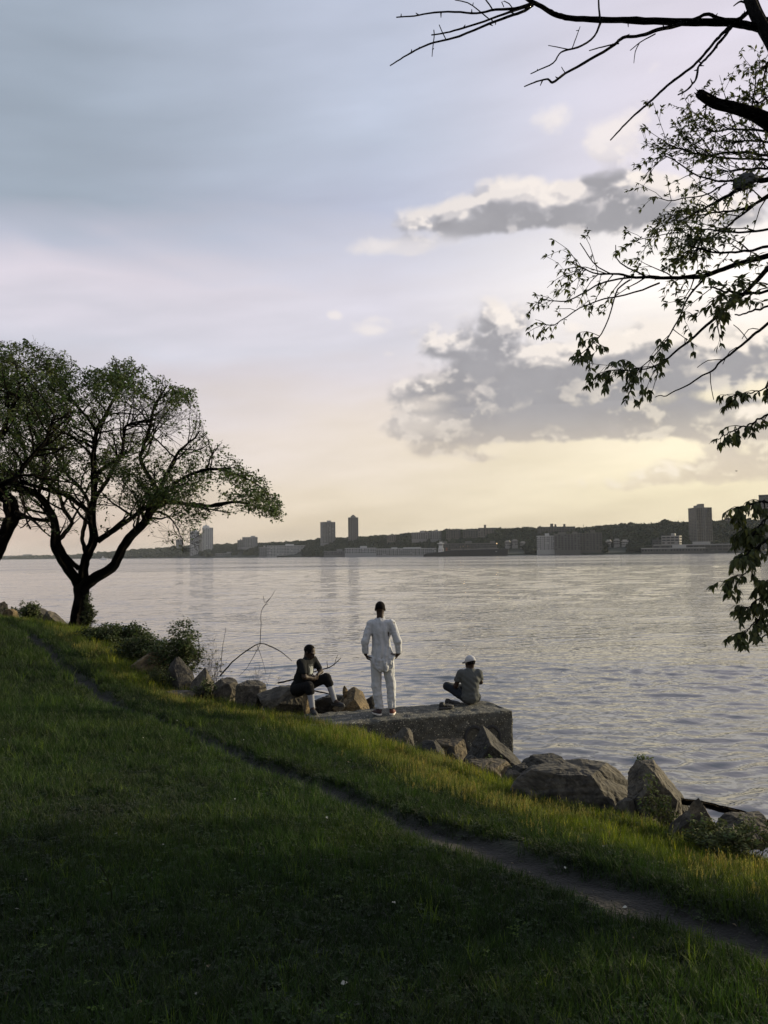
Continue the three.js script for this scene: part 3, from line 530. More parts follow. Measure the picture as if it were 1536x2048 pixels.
bankTree('bank_tree', 'spreading tree with a forked trunk on the grassy bank left of the men', 24, [160, 1256], [
  ['trunk', [[152, 1262, 40], [156, 1250, 29], [160, 1225, 24], [163, 1200, 22], [163, 1178, 24], [164, 1166, 21]], 24, 24],
  ['branch', [[162, 1178, 18], [146, 1152, 15], [125, 1120, 14], [110, 1094, 14], [111, 1058, 12], [104, 1030, 12], [88, 1004, 10], [66, 984, 8], [30, 968, 6], [-20, 950, 4]], 24, 22.8],
  ['branch', [[110, 1085, 8], [130, 1066, 7], [143, 1045, 6], [128, 1020, 6], [118, 990, 5], [95, 965, 5], [88, 925, 4.5], [75, 880, 4], [50, 830, 3], [30, 780, 2]], 24, 25.2],
  ['branch', [[163, 1176, 17], [167, 1140, 14], [175, 1108, 14], [187, 1081, 13], [184, 1035, 11], [188, 985, 10], [187, 935, 8], [188, 900, 7], [194, 862, 6], [212, 828, 5], [232, 790, 4], [250, 745, 2.5]], 24, 24.6],
  ['branch', [[192, 866, 5], [178, 840, 4.5], [155, 812, 4], [135, 785, 3], [118, 750, 2]], 24.4, 25.4],
  ['branch', [[172, 1112, 8], [165, 1078, 6], [170, 1045, 6], [178, 1010, 5], [160, 975, 5], [135, 950, 4.5], [115, 920, 4], [95, 880, 3]], 24, 26],
  ['branch', [[158, 1138, 8], [140, 1122, 7], [122, 1092, 6], [114, 1062, 4]], 24, 23.6],
  ['branch', [[196, 1081, 10], [215, 1068, 8.5], [233, 1057, 8], [262, 1036, 7], [285, 1020, 6], [298, 1008, 5]], 24, 23.2],
  ['branch', [[166, 1172, 20], [190, 1156, 16], [225, 1134, 15], [243, 1100, 13], [262, 1072, 13], [287, 1048, 12], [303, 1015, 12], [318, 980, 9]], 24, 23],
  ['branch', [[316, 984, 8], [303, 960, 7], [290, 940, 6.5], [280, 915, 6], [288, 890, 5], [298, 860, 4.5], [306, 825, 4], [320, 795, 3], [335, 770, 2]], 23, 23.6],
  ['branch', [[318, 984, 7], [333, 950, 6], [348, 920, 5], [360, 900, 4], [385, 880, 2.5], [400, 862, 1.5]], 23, 22.2],
  ['branch', [[308, 1006, 8], [340, 1004, 6.5], [375, 1008, 5.5], [425, 1012, 5], [470, 1004, 4], [510, 1012, 3], [548, 1024, 2]], 23, 22.4],
  ['branch', [[345, 968, 5.5], [385, 948, 5], [425, 938, 4.5], [470, 948, 3.5], [510, 966, 2.6], [540, 990, 1.6]], 22.8, 22],
  ['branch', [[300, 1020, 4], [330, 1028, 3], [350, 1048, 2], [362, 1075, 1.2], [366, 1098, .8]], 23.2, 22.4],
  ['branch', [[187, 950, 6], [215, 930, 5.5], [240, 915, 5], [248, 880, 4.5], [250, 855, 4], [275, 845, 3.5], [310, 840, 2.5]], 24.3, 23],
  ['branch', [[186, 1000, 7], [215, 960, 6], [238, 918, 5], [262, 900, 3]], 24.2, 26],
  ['branch', [[182, 1030, 8], [160, 1010, 7], [130, 990, 6.5], [90, 978, 6], [40, 965, 5], [-10, 962, 5]], 24.1, 22.6],
  ['branch', [[105, 1040, 7], [80, 1040, 5.5], [50, 1035, 4.5], [20, 1040, 3]], 23.6, 23],
  ['branch', [[88, 960, 5], [60, 930, 5], [45, 890, 4.5], [30, 850, 4], [10, 800, 3]], 24.2, 25],
], {
  seed: 41, leafSize: 0.085, leafColor: [0.060, 0.094, 0.026], grow: growA,
  inside: (x, y) => y > table(crownTop, x) + 26 * N(x * 0.05, y * 0.02, 3) - 4 && y < table(crownLow, x) + (x > 300 && x < 400 ? 14 : 0) && x < 565,
  leafy: (x, y) => clamp(1.0 * bump2(x, y, 440, 960, 95, 48) + 0.9 * bump2(x, y, 510, 1005, 55, 32) + 0.9 * bump2(x, y, 250, 760, 70, 32) + 0.75 * bump2(x, y, 360, 790, 35, 18) + 0.9 * bump2(x, y, 130, 790, 80, 55) + 0.8 * bump2(x, y, 30, 760, 90, 60) + 0.55 * bump2(x, y, 120, 920, 140, 70) + 0.42 * bump2(x, y, 270, 970, 60, 70) + 0.5 * bump2(x, y, 330, 1010, 80, 35) + 0.5 * bump2(x, y, 20, 1020, 70, 40) + 0.5 * bump2(x, y, 270, 1085, 30, 20) + 0.06, 0, 1) * 0.82,
});
limb.k = 0.86;
bankTree('bank_tree', 'leaning tree at the left edge, its crown merging into the forked tree', 19.5, [-70, 1290], [
  ['trunk', [[-74, 1300, 34], [-62, 1260, 24], [-40, 1190, 18], [-14, 1120, 15], [6, 1075, 15], [22, 1040, 16], [22, 1015, 17], [10, 990, 14]], 19.5, 19.5],
  ['branch', [[12, 996, 13], [-8, 965, 9], [-20, 920, 7], [0, 870, 6], [20, 830, 4.5], [35, 780, 3.5], [30, 720, 2]], 19.5, 20.4],
  ['branch', [[14, 1000, 10], [-20, 990, 7], [-70, 960, 6], [-120, 900, 5], [-150, 820, 3]], 19.5, 18.6],
  ['branch', [[-5, 972, 8], [30, 955, 6], [55, 920, 5], [90, 880, 4], [110, 830, 3]], 19.5, 18.4],
  ['branch', [[-15, 940, 6], [-50, 860, 5], [-60, 790, 4], [-50, 720, 2]], 19.6, 21],
  ['branch', [[20, 1022, 8], [45, 1030, 4], [70, 1045, 3], [85, 1060, 2]], 19.5, 19],
], {
  seed: 53, leafSize: 0.075, leafColor: [0.058, 0.090, 0.026], grow: { ...growA, density: [4.2, 4.4, 4.8] },
  inside: (x, y) => y > table(crownTop, x) + 6 && y < table(crownLow, x) && x < 150,
  leafy: (x, y) => clamp(0.9 * bump2(x, y, 20, 770, 110, 70) + 0.6 * bump2(x, y, 0, 900, 120, 60) + 0.15, 0, 1) * 0.5,
});

limb.k = 1;
// ---------- the tree that overhangs from the right ----------
{
  const base = V3(4.9, 0, -3.2); base.y = groundH(base.x, base.z) - 0.1;
  const t = thing('overhanging_tree', 'near tree leaning in from the right with bare dead limbs above hanging leafy sprays', 'tree', base);
  const loc = (p) => { const q = p.clone().sub(base); q.r = p.r; return q; };
  const at = (list, d0, d1) => limb(list, d0, d1).map(loc);
  const node = (x, y, z, r) => { const q = V3(x, y, z).sub(base); q.r = r; return q; };
  const trunkPts = [node(4.95, base.y - 0.2, -3.1, 0.34), node(4.8, base.y + 0.5, -3.3, 0.25), node(4.3, 3.6, -3.8, 0.2), node(3.5, 5.4, -4.5, 0.15), ...at([[1740, 430, 24], [1610, 205, 16], [1541, 80, 12.5], [1508, 18, 12], [1490, -40, 11], [1470, -120, 10], [1460, -240, 8]], 5.2, 5.4)];
  const tt = new Tubes(), [tc, tr] = smooth(trunkPts, 0.08); tt.add(tc, tr, 16, 0.14); mesh('trunk', tt.build(), barkM, t);
  const R = rng(91), px7 = (x, y, r) => [760 + x / 1.979, y / 1.979, r], px8 = (x, y, r) => [1000 + x / 2.381, 440 + y / 2.381, r], px4 = (x, y, r) => [1300 + x / 5.852, 100 + y / 5.852, r];
  const bare = (pts, d0, d1, knots = 0.5) => {
    const tube = new Tubes(), [c, r] = smooth(at(pts, d0, d1), 0.035);
    for (let i = 1; i < c.length; i++) { const k = Math.min(1, r[i] * 90); c[i].x += 0.006 * k * N(i * 0.7, pts[0][0], 1); c[i].y += 0.007 * k * N(i * 0.6, pts[0][0], 4); }
    tube.add(c, r.map((q, i) => q * (1 + 0.22 * Math.max(0, N(i * 0.9, pts[0][1], 7)))), r[0] > 0.02 ? 9 : 6, 0.12);
    for (let i = 3; i < c.length - 1; i++) if (R() < knots * 0.16) { const d = V3(R() - 0.5, R() - 0.4, R() - 0.5).normalize(), l = 0.012 + 0.022 * R(); tube.add([c[i], c[i].clone().addScaledVector(d, r[i] + l)], [Math.min(r[i], 0.006), 0.002], 5); }
    return mesh('dead_branch', tube.build(), barkM, t);
  };
  bare([px7(1500, 112, 8), px7(1400, 92, 7.5), px7(1200, 88, 7), px7(1000, 80, 6), px7(880, 79, 5.5), px7(740, 70, 5), px7(690, 56, 5), px7(640, 27, 4.5), px7(590, 0, 4.2), px7(540, -35, 3.6), px7(470, -60, 3)], 5.3, 5.0);
  bare([px7(1420, 82, 5), px7(1340, 74, 4), px7(1300, 56, 3.6), px7(1240, 76, 3.4), px7(1160, 80, 2)], 5.25, 5.35);
  bare([px7(604, 14, 3.6), px7(540, 32, 3), px7(450, 40, 2.6), px7(380, 52, 2.2), px7(300, 47, 2.0), px7(200, 51, 1.8), px7(130, 64, 1.6), px7(65, 68, 1.4)], 5.0, 4.8, 1.4);
  bare([px7(446, 40, 1.6), px7(432, 18, 1.5), px7(415, -6, 1.2)], 4.9, 4.95); bare([px7(430, 74, 1.2), px7(395, 45, 1.2), px7(355, 14, 1.1), px7(296, 0, 0.9)], 4.9, 4.8);
  bare([px7(526, 34, 1.2), px7(505, 10, 1.1), px7(482, 4, 1), px7(490, 28, 0.8)], 4.9, 4.9);
  bare([px7(604, 18, 3.4), px7(540, 38, 2.6), px7(440, 75, 2.2), px7(330, 110, 2), px7(260, 130, 1.7), px7(204, 138, 1.4)], 5.0, 4.85, 1.2);
  bare([px7(604, 20, 3.4), px7(560, 48, 2.8), px7(450, 86, 2.4), px7(300, 148, 2.1), px7(200, 172, 1.8), px7(110, 216, 1.5), px7(40, 260, 1.1)], 5.0, 4.7, 1.2);
  bare([px7(263, 160, 1.1), px7(248, 130, 1), px7(234, 98, .8)], 4.8, 4.8); bare([px7(213, 118, 0.9), px7(215, 140, 1), px7(210, 180, 0.9), px7(206, 224, .7)], 4.8, 4.8);
  bare([px7(870, 86, 2.4), px7(869, 50, 2), px7(865, 10, 1.7), px7(864, -30, 1.4)], 5.1, 5.2);
  bare([px7(872, 92, 2.4), px7(846, 146, 2), px7(795, 183, 1.8), px7(740, 198, 1.7), px7(712, 210, 1.5), px7(690, 246, 1.5), px7(640, 272, 1.3), px7(596, 292, 1)], 5.1, 4.8);
  bare([px7(750, 196, 1.2), px7(700, 186, 1), px7(666, 180, .8)], 4.9, 4.9); bare([px7(760, 192, 1.1), px7(776, 150, 1), px7(792, 105, .7)], 4.9, 4.95);
  bare([px7(1200, 92, 4.4), px7(1100, 120, 4), px7(1030, 140, 3.4), px7(960, 150, 3.2), px7(928, 177, 2.8), px7(830, 236, 2.6), px7(735, 291, 2.3), px7(682, 326, 2.4), px7(664, 313, 1.8), px7(620, 323, 1.6), px7(572, 343, 1.2)], 5.2, 4.7, 1);
  bare([px7(945, 172, 1.5), px7(880, 186, 1.3), px7(828, 200, 1)], 5, 4.9); bare([px7(1090, 134, 1.4), px7(1032, 166, 1.1), px7(990, 200, .8)], 5.1, 5.1); bare([px7(1028, 168, 1), px7(1010, 205, .9), px7(1005, 250, .6)], 5.1, 5.1); bare([px7(732, 288, 1), px7(724, 275, .9), px7(718, 265, .8)], 4.9, 4.9);
  bare([px7(1384, 104, 3.4), px7(1330, 160, 3), px7(1240, 260, 2.7), px7(1130, 345, 2.4), px7(1070, 402, 2.2), px7(1000, 462, 1.8), px7(912, 554, 1.3)], 5.2, 4.5);
  bare([px7(1390, 110, 3), px7(1340, 172, 2.8), px7(1300, 222, 2.5), px7(1262, 262, 2.2), px7(1252, 308, 2.1), px7(1222, 350, 1.8), px7(1180, 376, 1.3)], 5.2, 4.7, 1);
  bare([px7(1470, 40, 4), px7(1440, 62, 4.5), px7(1400, 90, 4)], 5.35, 5.3); bare([px7(1470, 30, 2), px7(1430, 5, 2), px7(1400, 24, 1)], 5.4, 5.3); bare([px7(1490, 90, 6), px7(1560, 70, 6), px7(1600, 30, 5)], 5.3, 5.6);
  { // sawn and splintered stub
    const tube = new Tubes(), [c, r] = smooth(at([px7(1700, 560, 20), px7(1600, 520, 18), px7(1536, 480, 16), px7(1480, 452, 13.5), px7(1400, 426, 11.5), px7(1330, 410, 10.5), px7(1298, 392, 10), px7(1264, 370, 8.6)], 4.6, 4.4), 0.03); tube.add(c, r, 14, 0.1);
    const tip = c[c.length - 1], dir = tip.clone().sub(c[c.length - 3]).normalize();
    for (let k = 0; k < 14; k++) { const o = V3(R() - 0.5, R() - 0.5, R() - 0.5).cross(dir).normalize().multiplyScalar(0.019 * Math.sqrt(R())); const p = tip.clone().add(o); tube.add([p.clone().addScaledVector(dir, -0.02), p.clone().addScaledVector(dir, 0.008 + 0.02 * R())], [0.006, 0.0015], 5); }
    for (const [i, a, b] of [[c.length - 6, -0.05, -0.045], [c.length - 12, 0.0, -0.03], [c.length - 20, 0.03, -0.05]]) tube.add([c[i], c[i].clone().add(V3(a, b, 0.01))], [0.01, 0.004], 6);
    const s = mesh('dead_branch', tube.build(), barkM, t); s.userData.label = 'thick broken-off limb with a splintered end';
  }
  // leafy branches: side twigs with hanging leaves
  const all = [], big = [], twigs = new Tubes();
  const leafQ = (R, dir, high) => { const e = new THREE.Euler((R() - 0.5) * 1.2, Math.atan2(-dir.z, dir.x) + (R() - 0.5) * 2.2, (high ? 0.75 - R() * 1.5 : -0.35 - R() * 0.95) + 0.2 * dir.y, 'YXZ'); return new THREE.Quaternion().setFromEuler(e); };
  const tone = (R) => { const k = 0.55 + 0.8 * R(); return R() < 0.2 ? rgb(k * 1.7, k * 1.5, k * 0.9) : rgb(k, k * 1.02, k); };
  const leafAt = (p, dir, size) => { all.push([p, leafQ(R, dir, proj(p.clone().add(base))[1] < 640 && R() < 0.8), size * 0.5 * (0.7 + 0.6 * R()), tone(R)]); };
  const trunkAt = (f) => tc[Math.round(f * (tc.length - 1))];
  const leafy = (pts, d0, d1, { leaf = 0.085, amount = 1, f = 0.5, twig = 1, from = 0.08, len = 0.42, droop = -0.5 } = {}) => {
    const l = at(pts, d0, d1);
    if (pts[0][0] > 1525) { const a = trunkAt(f * 0.62).clone(); a.r = Math.max(l[0].r * 1.7, 0.012); const m = a.clone().lerp(l[0], 0.6); m.y += 0.15; m.r = l[0].r * 1.3; l.unshift(a, m); }
    const tube = new Tubes(), [c, r] = smooth(l, 0.05); for (let i = 1; i < c.length; i++) { c[i].y += 0.012 * N(i * 0.4, pts[0][1], 2); c[i].z += 0.02 * N(i * 0.3, pts[0][1], 6); }
    tube.add(c, r.map((q) => Math.max(q, 0.0022)), r[0] > 0.012 ? 8 : 5, 0.08); mesh('branch', tube.build(), barkM, t);
    if (amount > 0) sprout(c, r, 0, { R, tubes: twigs, levels: 2, leafLevel: 0, density: [10.5 * twig, 6 * twig], from: [from, 0.25], angle: [0.5, 0.75], flat: 0.8, up: [0.0, -0.05], rmax: [0.005, 0.003], rmin: 0.0014, len: [len * 0.85, len * 0.45], step: [0.07, 0.06], wiggle: 0.4, bend: [droop, droop],
      leaf: (p, dir, s) => { if (R() < (s > 0.6 ? 1 : 0.8) * amount) { const k = s > 0.85 ? 6 : s > 0.5 ? 4 : 3; for (let j = 0; j < k; j++) leafAt(p, dir, leaf); } } });
    if (amount > 0) for (let j = 0; j < 4; j++) leafAt(c[c.length - 1], c[c.length - 1].clone().sub(c[c.length - 3]).normalize(), leaf);
  };
  leafy([px8(1290, 168, 6), px8(1100, 222, 5), px8(970, 266, 4.6), px8(800, 275, 3.6), px8(640, 270, 2.6), px8(540, 262, 2), px8(440, 250, 1.4), px8(350, 215, 1)], 5.2, 5.0, { f: 0.6, len: 0.36, amount: 0.7, leaf: 0.07 });
  leafy([px8(540, 262, 1.4), px8(470, 225, 1.2), px8(420, 175, 1.1), px8(380, 108, 0.9)], 5.0, 5.0, { amount: 0 });
  leafy([px8(700, 272, 1.8), px8(560, 190, 1.2), px8(552, 120, 0.8)], 5.1, 5.1, { amount: 0 });
  leafy([px8(640, 272, 2), px8(480, 300, 1.7), px8(400, 345, 1.5), px8(320, 388, 1.3), px8(260, 385, 1.1), px8(200, 372, .9), px8(180, 395, .7)], 5.0, 4.9, { amount: 0.55, len: 0.16, from: 0.3, leaf: 0.055 });
  leafy([px8(760, 300, 2), px8(640, 345, 1.7), px8(500, 378, 1.5), px8(380, 420, 1.3), px8(290, 480, 1.1), px8(240, 500, 1), px8(172, 488, .8)], 5.0, 4.8, { amount: 0.5, len: 0.16, from: 0.35, leaf: 0.06 });
  leafy([px8(620, 285, 1.8), px8(560, 330, 1.6), px8(530, 430, 1.4), px8(485, 540, 1.3), px8(430, 600, 1.1), px8(370, 650, .9)], 5.0, 4.7, { amount: 0.9, len: 0.17, from: 0.45, leaf: 0.085 });
  leafy([px8(1290, 225, 5), px8(1190, 325, 4), px8(1100, 402, 3.4), px8(1000, 490, 2.8), px8(860, 612, 2.2), px8(770, 680, 1.7), px8(660, 718, 1.3), px8(570, 710, .9)], 4.9, 4.4, { f: 0.55, amount: 0.75, len: 0.26, from: 0.3 });
  leafy([px8(980, 270, 2.4), px8(900, 360, 2), px8(860, 450, 1.7), px8(800, 560, 1.4), px8(720, 660, 1.1), px8(640, 720, .8)], 5.0, 4.7, { amount: 0.6, len: 0.24, from: 0.2 });
  leafy([px8(1290, 480, 3), px8(1180, 572, 2.6), px8(1080, 652, 2.2), px8(1000, 722, 1.8), px8(900, 782, 1.5), px8(820, 825, 1.2), px8(736, 842, .8)], 4.8, 4.4, { f: 0.5, amount: 0 });
  for (const [x, y, a, b] of [[1060, 665, 940, 700], [1000, 720, 1020, 850], [1150, 600, 1060, 690], [1180, 572, 1110, 500], [1230, 520, 1150, 560]]) leafy([px8(x, y, 1), px8((x + a) / 2 - 10, (y + b) / 2 - 18, .9), px8(a, b, .6)], 4.6, 4.6, { amount: 0 });
  leafy([px8(1290, 405, 2.4), px8(1200, 435, 2), px8(1120, 455, 1.4)], 4.6, 4.4, { f: 0.5, amount: 0 });
  leafy([px8(1290, 330, 3), px8(1180, 350, 2.4), px8(1080, 340, 2), px8(1000, 320, 1.6)], 4.7, 4.4, { f: 0.55, amount: 1.1, len: 0.26, leaf: 0.1 });
  leafy([px8(1290, 120, 3), px8(1150, 150, 2.4), px8(1020, 150, 2), px8(900, 120, 1.6)], 4.8, 4.8, { f: 0.6, amount: 0.9, len: 0.34 });
  // upper sprays
  leafy([px4(1400, 1240, 3), px4(1000, 1192, 2.4), px4(640, 1230, 1.8), px4(380, 1160, 1.4), px4(160, 1100, .9)], 5.6, 5.4, { f: 0.62, amount: 0.75, len: 0.36, leaf: 0.06, twig: 1.3, droop: 0.3 });
  leafy([px4(1400, 1290, 2.6), px4(900, 1260, 1.8), px4(560, 1220, 1.4), px4(250, 1130, .9)], 5.7, 5.6, { f: 0.62, amount: 0.7, len: 0.36, leaf: 0.06, twig: 1.1, droop: 0.2 });
  leafy([px4(1230, 1515, 2.8), px4(850, 1528, 2.2), px4(650, 1500, 1.8), px4(400, 1372, 1.4), px4(150, 1232, 1.1), px4(30, 1312, .7)], 5.4, 5.2, { amount: 0.6, len: 0.26, leaf: 0.06, from: 0.05 });
  leafy([px4(1400, 1690, 3), px4(1150, 1850, 2.4), px4(850, 1888, 1.8), px4(500, 1930, 1.4), px4(230, 1920, .9)], 5.5, 5.3, { f: 0.6, amount: 0.7, len: 0.34, leaf: 0.065, twig: 1.3 });
  leafy([px4(1400, 1528, 5.5), px4(1220, 1530, 5), px4(1010, 1650, 4), px4(850, 1740, 3), px4(600, 1870, 2), px4(300, 2048, 1.2)], 5.3, 5.1, { f: 0.58, amount: 0.6, len: 0.3, leaf: 0.065, from: 0.2 });
  leafy([px4(900, 1560, 1.8), px4(640, 1690, 1.5), px4(420, 1740, 1.2), px4(200, 1760, 1), px4(30, 1720, .7)], 5.3, 5.2, { amount: 0.9, len: 0.26, leaf: 0.06, from: 0.1 });
  leafy([px4(1400, 1720, 2.6), px4(1000, 1990, 2), px4(700, 2200, 1.4), px4(400, 2300, 1)], 5.2, 5.0, { f: 0.57, amount: 0.8, len: 0.32, leaf: 0.07, twig: 1.2 });
  leafy([px4(1400, 860, 2.4), px4(1200, 700, 1.8), px4(1230, 450, 1.3), px4(1240, 150, .8)], 5.7, 5.8, { f: 0.64, amount: 0.75, len: 0.22, leaf: 0.065, twig: 1.1, droop: 0.4 });
  leafy([px4(1400, 560, 2), px4(1250, 620, 1.4), px4(1130, 500, .8)], 5.7, 5.7, { f: 0.64, amount: 0.8, len: 0.25, leaf: 0.065, droop: 0.3 });
  leafy([px4(1400, 120, 2), px4(1340, 300, 1.6), px4(1300, 560, 1)], 5.7, 5.7, { f: 0.7, amount: 0.9, len: 0.22, leaf: 0.065, droop: 0.3 });
  leafy([px4(1400, 960, 2.6), px4(1000, 930, 1.8), px4(640, 930, 1.3), px4(650, 780, .7)], 5.6, 5.6, { f: 0.62, amount: 0.9, len: 0.36, leaf: 0.06, twig: 1.4, droop: 0.3 });
  leafy([px4(1000, 880, 1.4), px4(900, 640, 1), px4(850, 470, .7)], 5.7, 5.7, { amount: 0.75, len: 0.16, leaf: 0.06, droop: 0.3 });
  leafy([px4(1400, 1080, 2.4), px4(1150, 1060, 1.8), px4(950, 1100, 1)], 5.5, 5.4, { f: 0.62, amount: 1, len: 0.3, leaf: 0.06, twig: 1.5, droop: 0.2 });
  leafy([px4(1400, 1380, 2.4), px4(1100, 1400, 1.8), px4(800, 1420, 1.2)], 5.4, 5.3, { f: 0.62, amount: 1, len: 0.3, leaf: 0.065, twig: 1.4, droop: 0.1 });
  leafy([px8(1290, 40, 2.6), px8(1120, 60, 2), px8(960, 40, 1.4), px8(820, 60, 1), px8(650, 95, .8)], 5.2, 5.1, { f: 0.6, amount: 0.75, len: 0.3, leaf: 0.07 });
  // hanging clusters low on the right, nearest and largest
  const low = { leaf: 0.078, len: 0.11, twig: 0.6, f: 0.35, droop: -0.9 };
  leafy([px8(1310, 920, 2.4), px8(1200, 968, 1.8), px8(1120, 1000, 1.4), px8(1030, 1046, 1)], 4.3, 4.1, { ...low, amount: 0.9 });
  leafy([px8(1310, 740, 2), px8(1260, 800, 1.6), px8(1160, 830, 1.2), px8(1100, 840, .9)], 4.4, 4.2, { ...low, amount: 0.85 });
  leafy([px8(1310, 1340, 2.6), px8(1230, 1345, 2), px8(1160, 1365, 1.4), px8(1100, 1372, 1)], 4.1, 3.9, { ...low, amount: 1.0 });
  leafy([px8(1310, 1400, 2.6), px8(1240, 1450, 2), px8(1200, 1500, 1.4), px8(1160, 1480, 1)], 4.2, 4.0, { ...low, amount: 1.1, twig: 1.1 });
  leafy([px8(1310, 1500, 2.6), px8(1250, 1540, 2), px8(1190, 1580, 1.4), px8(1120, 1620, 1)], 4.0, 3.8, { ...low, amount: 1, twig: 1 });
  leafy([px8(1310, 1570, 2.4), px8(1230, 1630, 1.8), px8(1150, 1690, 1.3), px8(1070, 1730, .9)], 4.0, 3.8, { ...low, amount: 0.8 });
  leafy([px8(1310, 1770, 2.4), px8(1240, 1800, 1.8), px8(1190, 1840, 1.3), px8(1160, 1850, .9)], 3.9, 3.8, { ...low, amount: 1.0 });
  leafy([px8(1310, 1850, 2.4), px8(1250, 1880, 1.8), px8(1200, 1930, 1.3), px8(1150, 1985, .9)], 3.9, 3.7, { ...low, amount: 1.1 });
  leafy([px8(1310, 1700, 1.6), px8(1270, 1720, 1.3), px8(1240, 1740, 1)], 3.9, 3.8, { ...low, amount: 1.1 });
  leafy([px8(1310, 1930, 2), px8(1260, 1980, 1.6), px8(1200, 2022, 1)], 3.9, 3.8, { f: 0.35, amount: 0 });
  // the rest of the crown, out of the frame to the right and above: it shades the lawn
  const crown = [];
  for (const [x, y, z, r0] of [[6.2, 5.2, -5.6, .07], [7.4, 4.6, -7.2, .07], [8.6, 5.0, -7.6, .06], [7.6, 6.2, -5.0, .06], [5.6, 6.6, -3.8, .06], [9.6, 5.2, -6.4, .05], [8.0, 4.6, -4.4, .06], [6.6, 7.2, -2.4, .06], [7.2, 5.6, -1.0, .06], [9.4, 5.8, -4.6, .05], [6.4, 4.4, -4.2, .06], [8.8, 5.0, -8.8, .05], [10.4, 4.6, -8.6, .05], [10.2, 5.4, -10.4, .05]]) {
    const s = trunkAt(0.28 + 0.2 * R()).clone(); s.r = r0; const e = V3(x, y, z).sub(base); e.r = 0.012; const m = s.clone().lerp(e, 0.5); m.y += 0.35; m.r = r0 * 0.6;
    const tube = new Tubes(), [c, r] = smooth([s, m, e], 0.2); tube.add(c, r, 7, 0.1); mesh('branch', tube.build(), barkM, t);
    sprout(c, r, 0, { R, tubes: twigs, levels: 2, leafLevel: 0, density: [4.2, 3.2], from: [0.25, 0.2], angle: [0.5, 0.8], flat: 0.8, up: [0.05, -0.05], rmax: [0.014, 0.006], rmin: 0.003, len: [1.3, 0.7], step: [0.2, 0.17], wiggle: 0.5, bend: [-0.3, -0.6], inside: (q) => { const [X, Y, dd] = proj(q.clone().add(base)); return q.y + base.y > 3.75 && (dd < 0 || X > 1640 || Y < -60); },
      leaf: (p, dir) => { crown.push([p, yaw(R), 1.0 + 0.5 * R(), tone(R)]); } });
  }
  mesh('twigs', twigs.build(), twigM, t, 'stuff');
  // the 300 leaves that show largest are leaves of their own
  const hero = leafShape(0.28, 0.3, 0.36), mats = [[0.060, 0.076, 0.024], [0.078, 0.094, 0.030], [0.11, 0.112, 0.036], [0.048, 0.062, 0.022]].map((c) => leafMat(c, 0.5));
  const seen = all.map((l, i) => { const [x, y, d] = proj(l[0].clone().add(base)); return [x > 0 && x < 1536 && y > 0 && y < 2048 && d > 0 ? l[2] / d : 0, i]; }).sort((a, b) => b[0] - a[0]), own = new Set(seen.slice(0, 300).map((s) => s[1]));
  for (const i of own) { const [p, q, s] = all[i], m = mesh('leaf', hero, mats[i % 4], t); m.position.copy(p); m.quaternion.copy(q); m.scale.setScalar(s); }
  scatter('foliage', hero, leafMat([0.066, 0.082, 0.028], 0.5), all.filter((l, i) => !own.has(i)), t);
  scatter('foliage', spray(17, 6, 0.11), leafMat([0.05, 0.064, 0.024], 0.3), crown, t);
  console.log('overhang leaves', all.length, 'crown sprays', crown.length, 'twig tris', twigs.i.length / 3);
  // web nest of caterpillars spun between two branches
  const np = P(1490, 362, 5.25), n = thing('web_nest', 'grey silken caterpillar web spun over a fork of the leafy right branches', 'web nest', np);
  const ng = new THREE.IcosahedronGeometry(1, 12), pp = ng.attributes.position, v = V3();
  for (let i = 0; i < pp.count; i++) { v.fromBufferAttribute(pp, i); const s = 1 + 0.35 * N(v.x * 1.4, v.y * 1.4, v.z * 1.4) + 0.1 * N(v.x * 5, v.y * 5, v.z * 5) + 0.5 * Math.max(0, -v.x * 0.8 - v.y * 0.6) ** 3 + 0.45 * Math.max(0, v.x * 0.9 - v.y * 0.1) ** 4; pp.setXYZ(i, v.x * 0.062 * s, v.y * 0.043 * s, v.z * 0.05 * s); }
  ng.computeVertexNormals(); const nm = mesh('web', ng, std([0.055, 0.06, 0.06], { roughness: 1 }), n); nm.rotation.z = 0.35;
  const th = new Tubes(); for (let k = 0; k < 26; k++) { const a = R() * 6.28, b = R() * 6.28; th.add([V3(Math.cos(a) * 0.06, Math.sin(a) * 0.04, 0.03 * Math.sin(b)), V3(Math.cos(a + 0.5) * 0.11, Math.sin(a + 0.4) * 0.075, 0.04 * Math.sin(b))], [0.0012, 0.0006], 3); } mesh('silk_threads', th.build(), std([0.3, 0.3, 0.3]), n, 'stuff');
}
{ // a bird far out over the ridge
  const b = thing('flying_bird', 'tiny dark bird in flight low in the sky above the broad right tower', 'bird', P(1473, 942, 160)), s = 0.28, m = std([0.03, 0.03, 0.03]);
  const body = new THREE.SphereGeometry(1, 12, 8); body.scale(0.9 * s, 0.28 * s, 0.28 * s); const tail = new THREE.ConeGeometry(0.2 * s, 0.7 * s, 6); tail.rotateZ(-Math.PI / 2); tail.translate(-1.0 * s, 0, 0); mesh('body', mergeGeometries([body.toNonIndexed(), tail.toNonIndexed()]), m, b);
  for (const k of [-1, 1]) { const w = new THREE.BufferGeometry(); w.setAttribute('position', new THREE.Float32BufferAttribute([0.3, 0, 0, -0.35, 0, 0, 0.15, 0.35, k * 0.8, 0.15, 0.35, k * 0.8, -0.35, 0, 0, -0.3, 0.3, k * 0.9, 0.15, 0.35, k * 0.8, -0.3, 0.3, k * 0.9, -0.25, 0.22, k * 1.7].map((q) => q * s), 3)); w.computeVertexNormals(); mesh('wing', w, m, b); }
  b.rotation.y = 0.5;
}

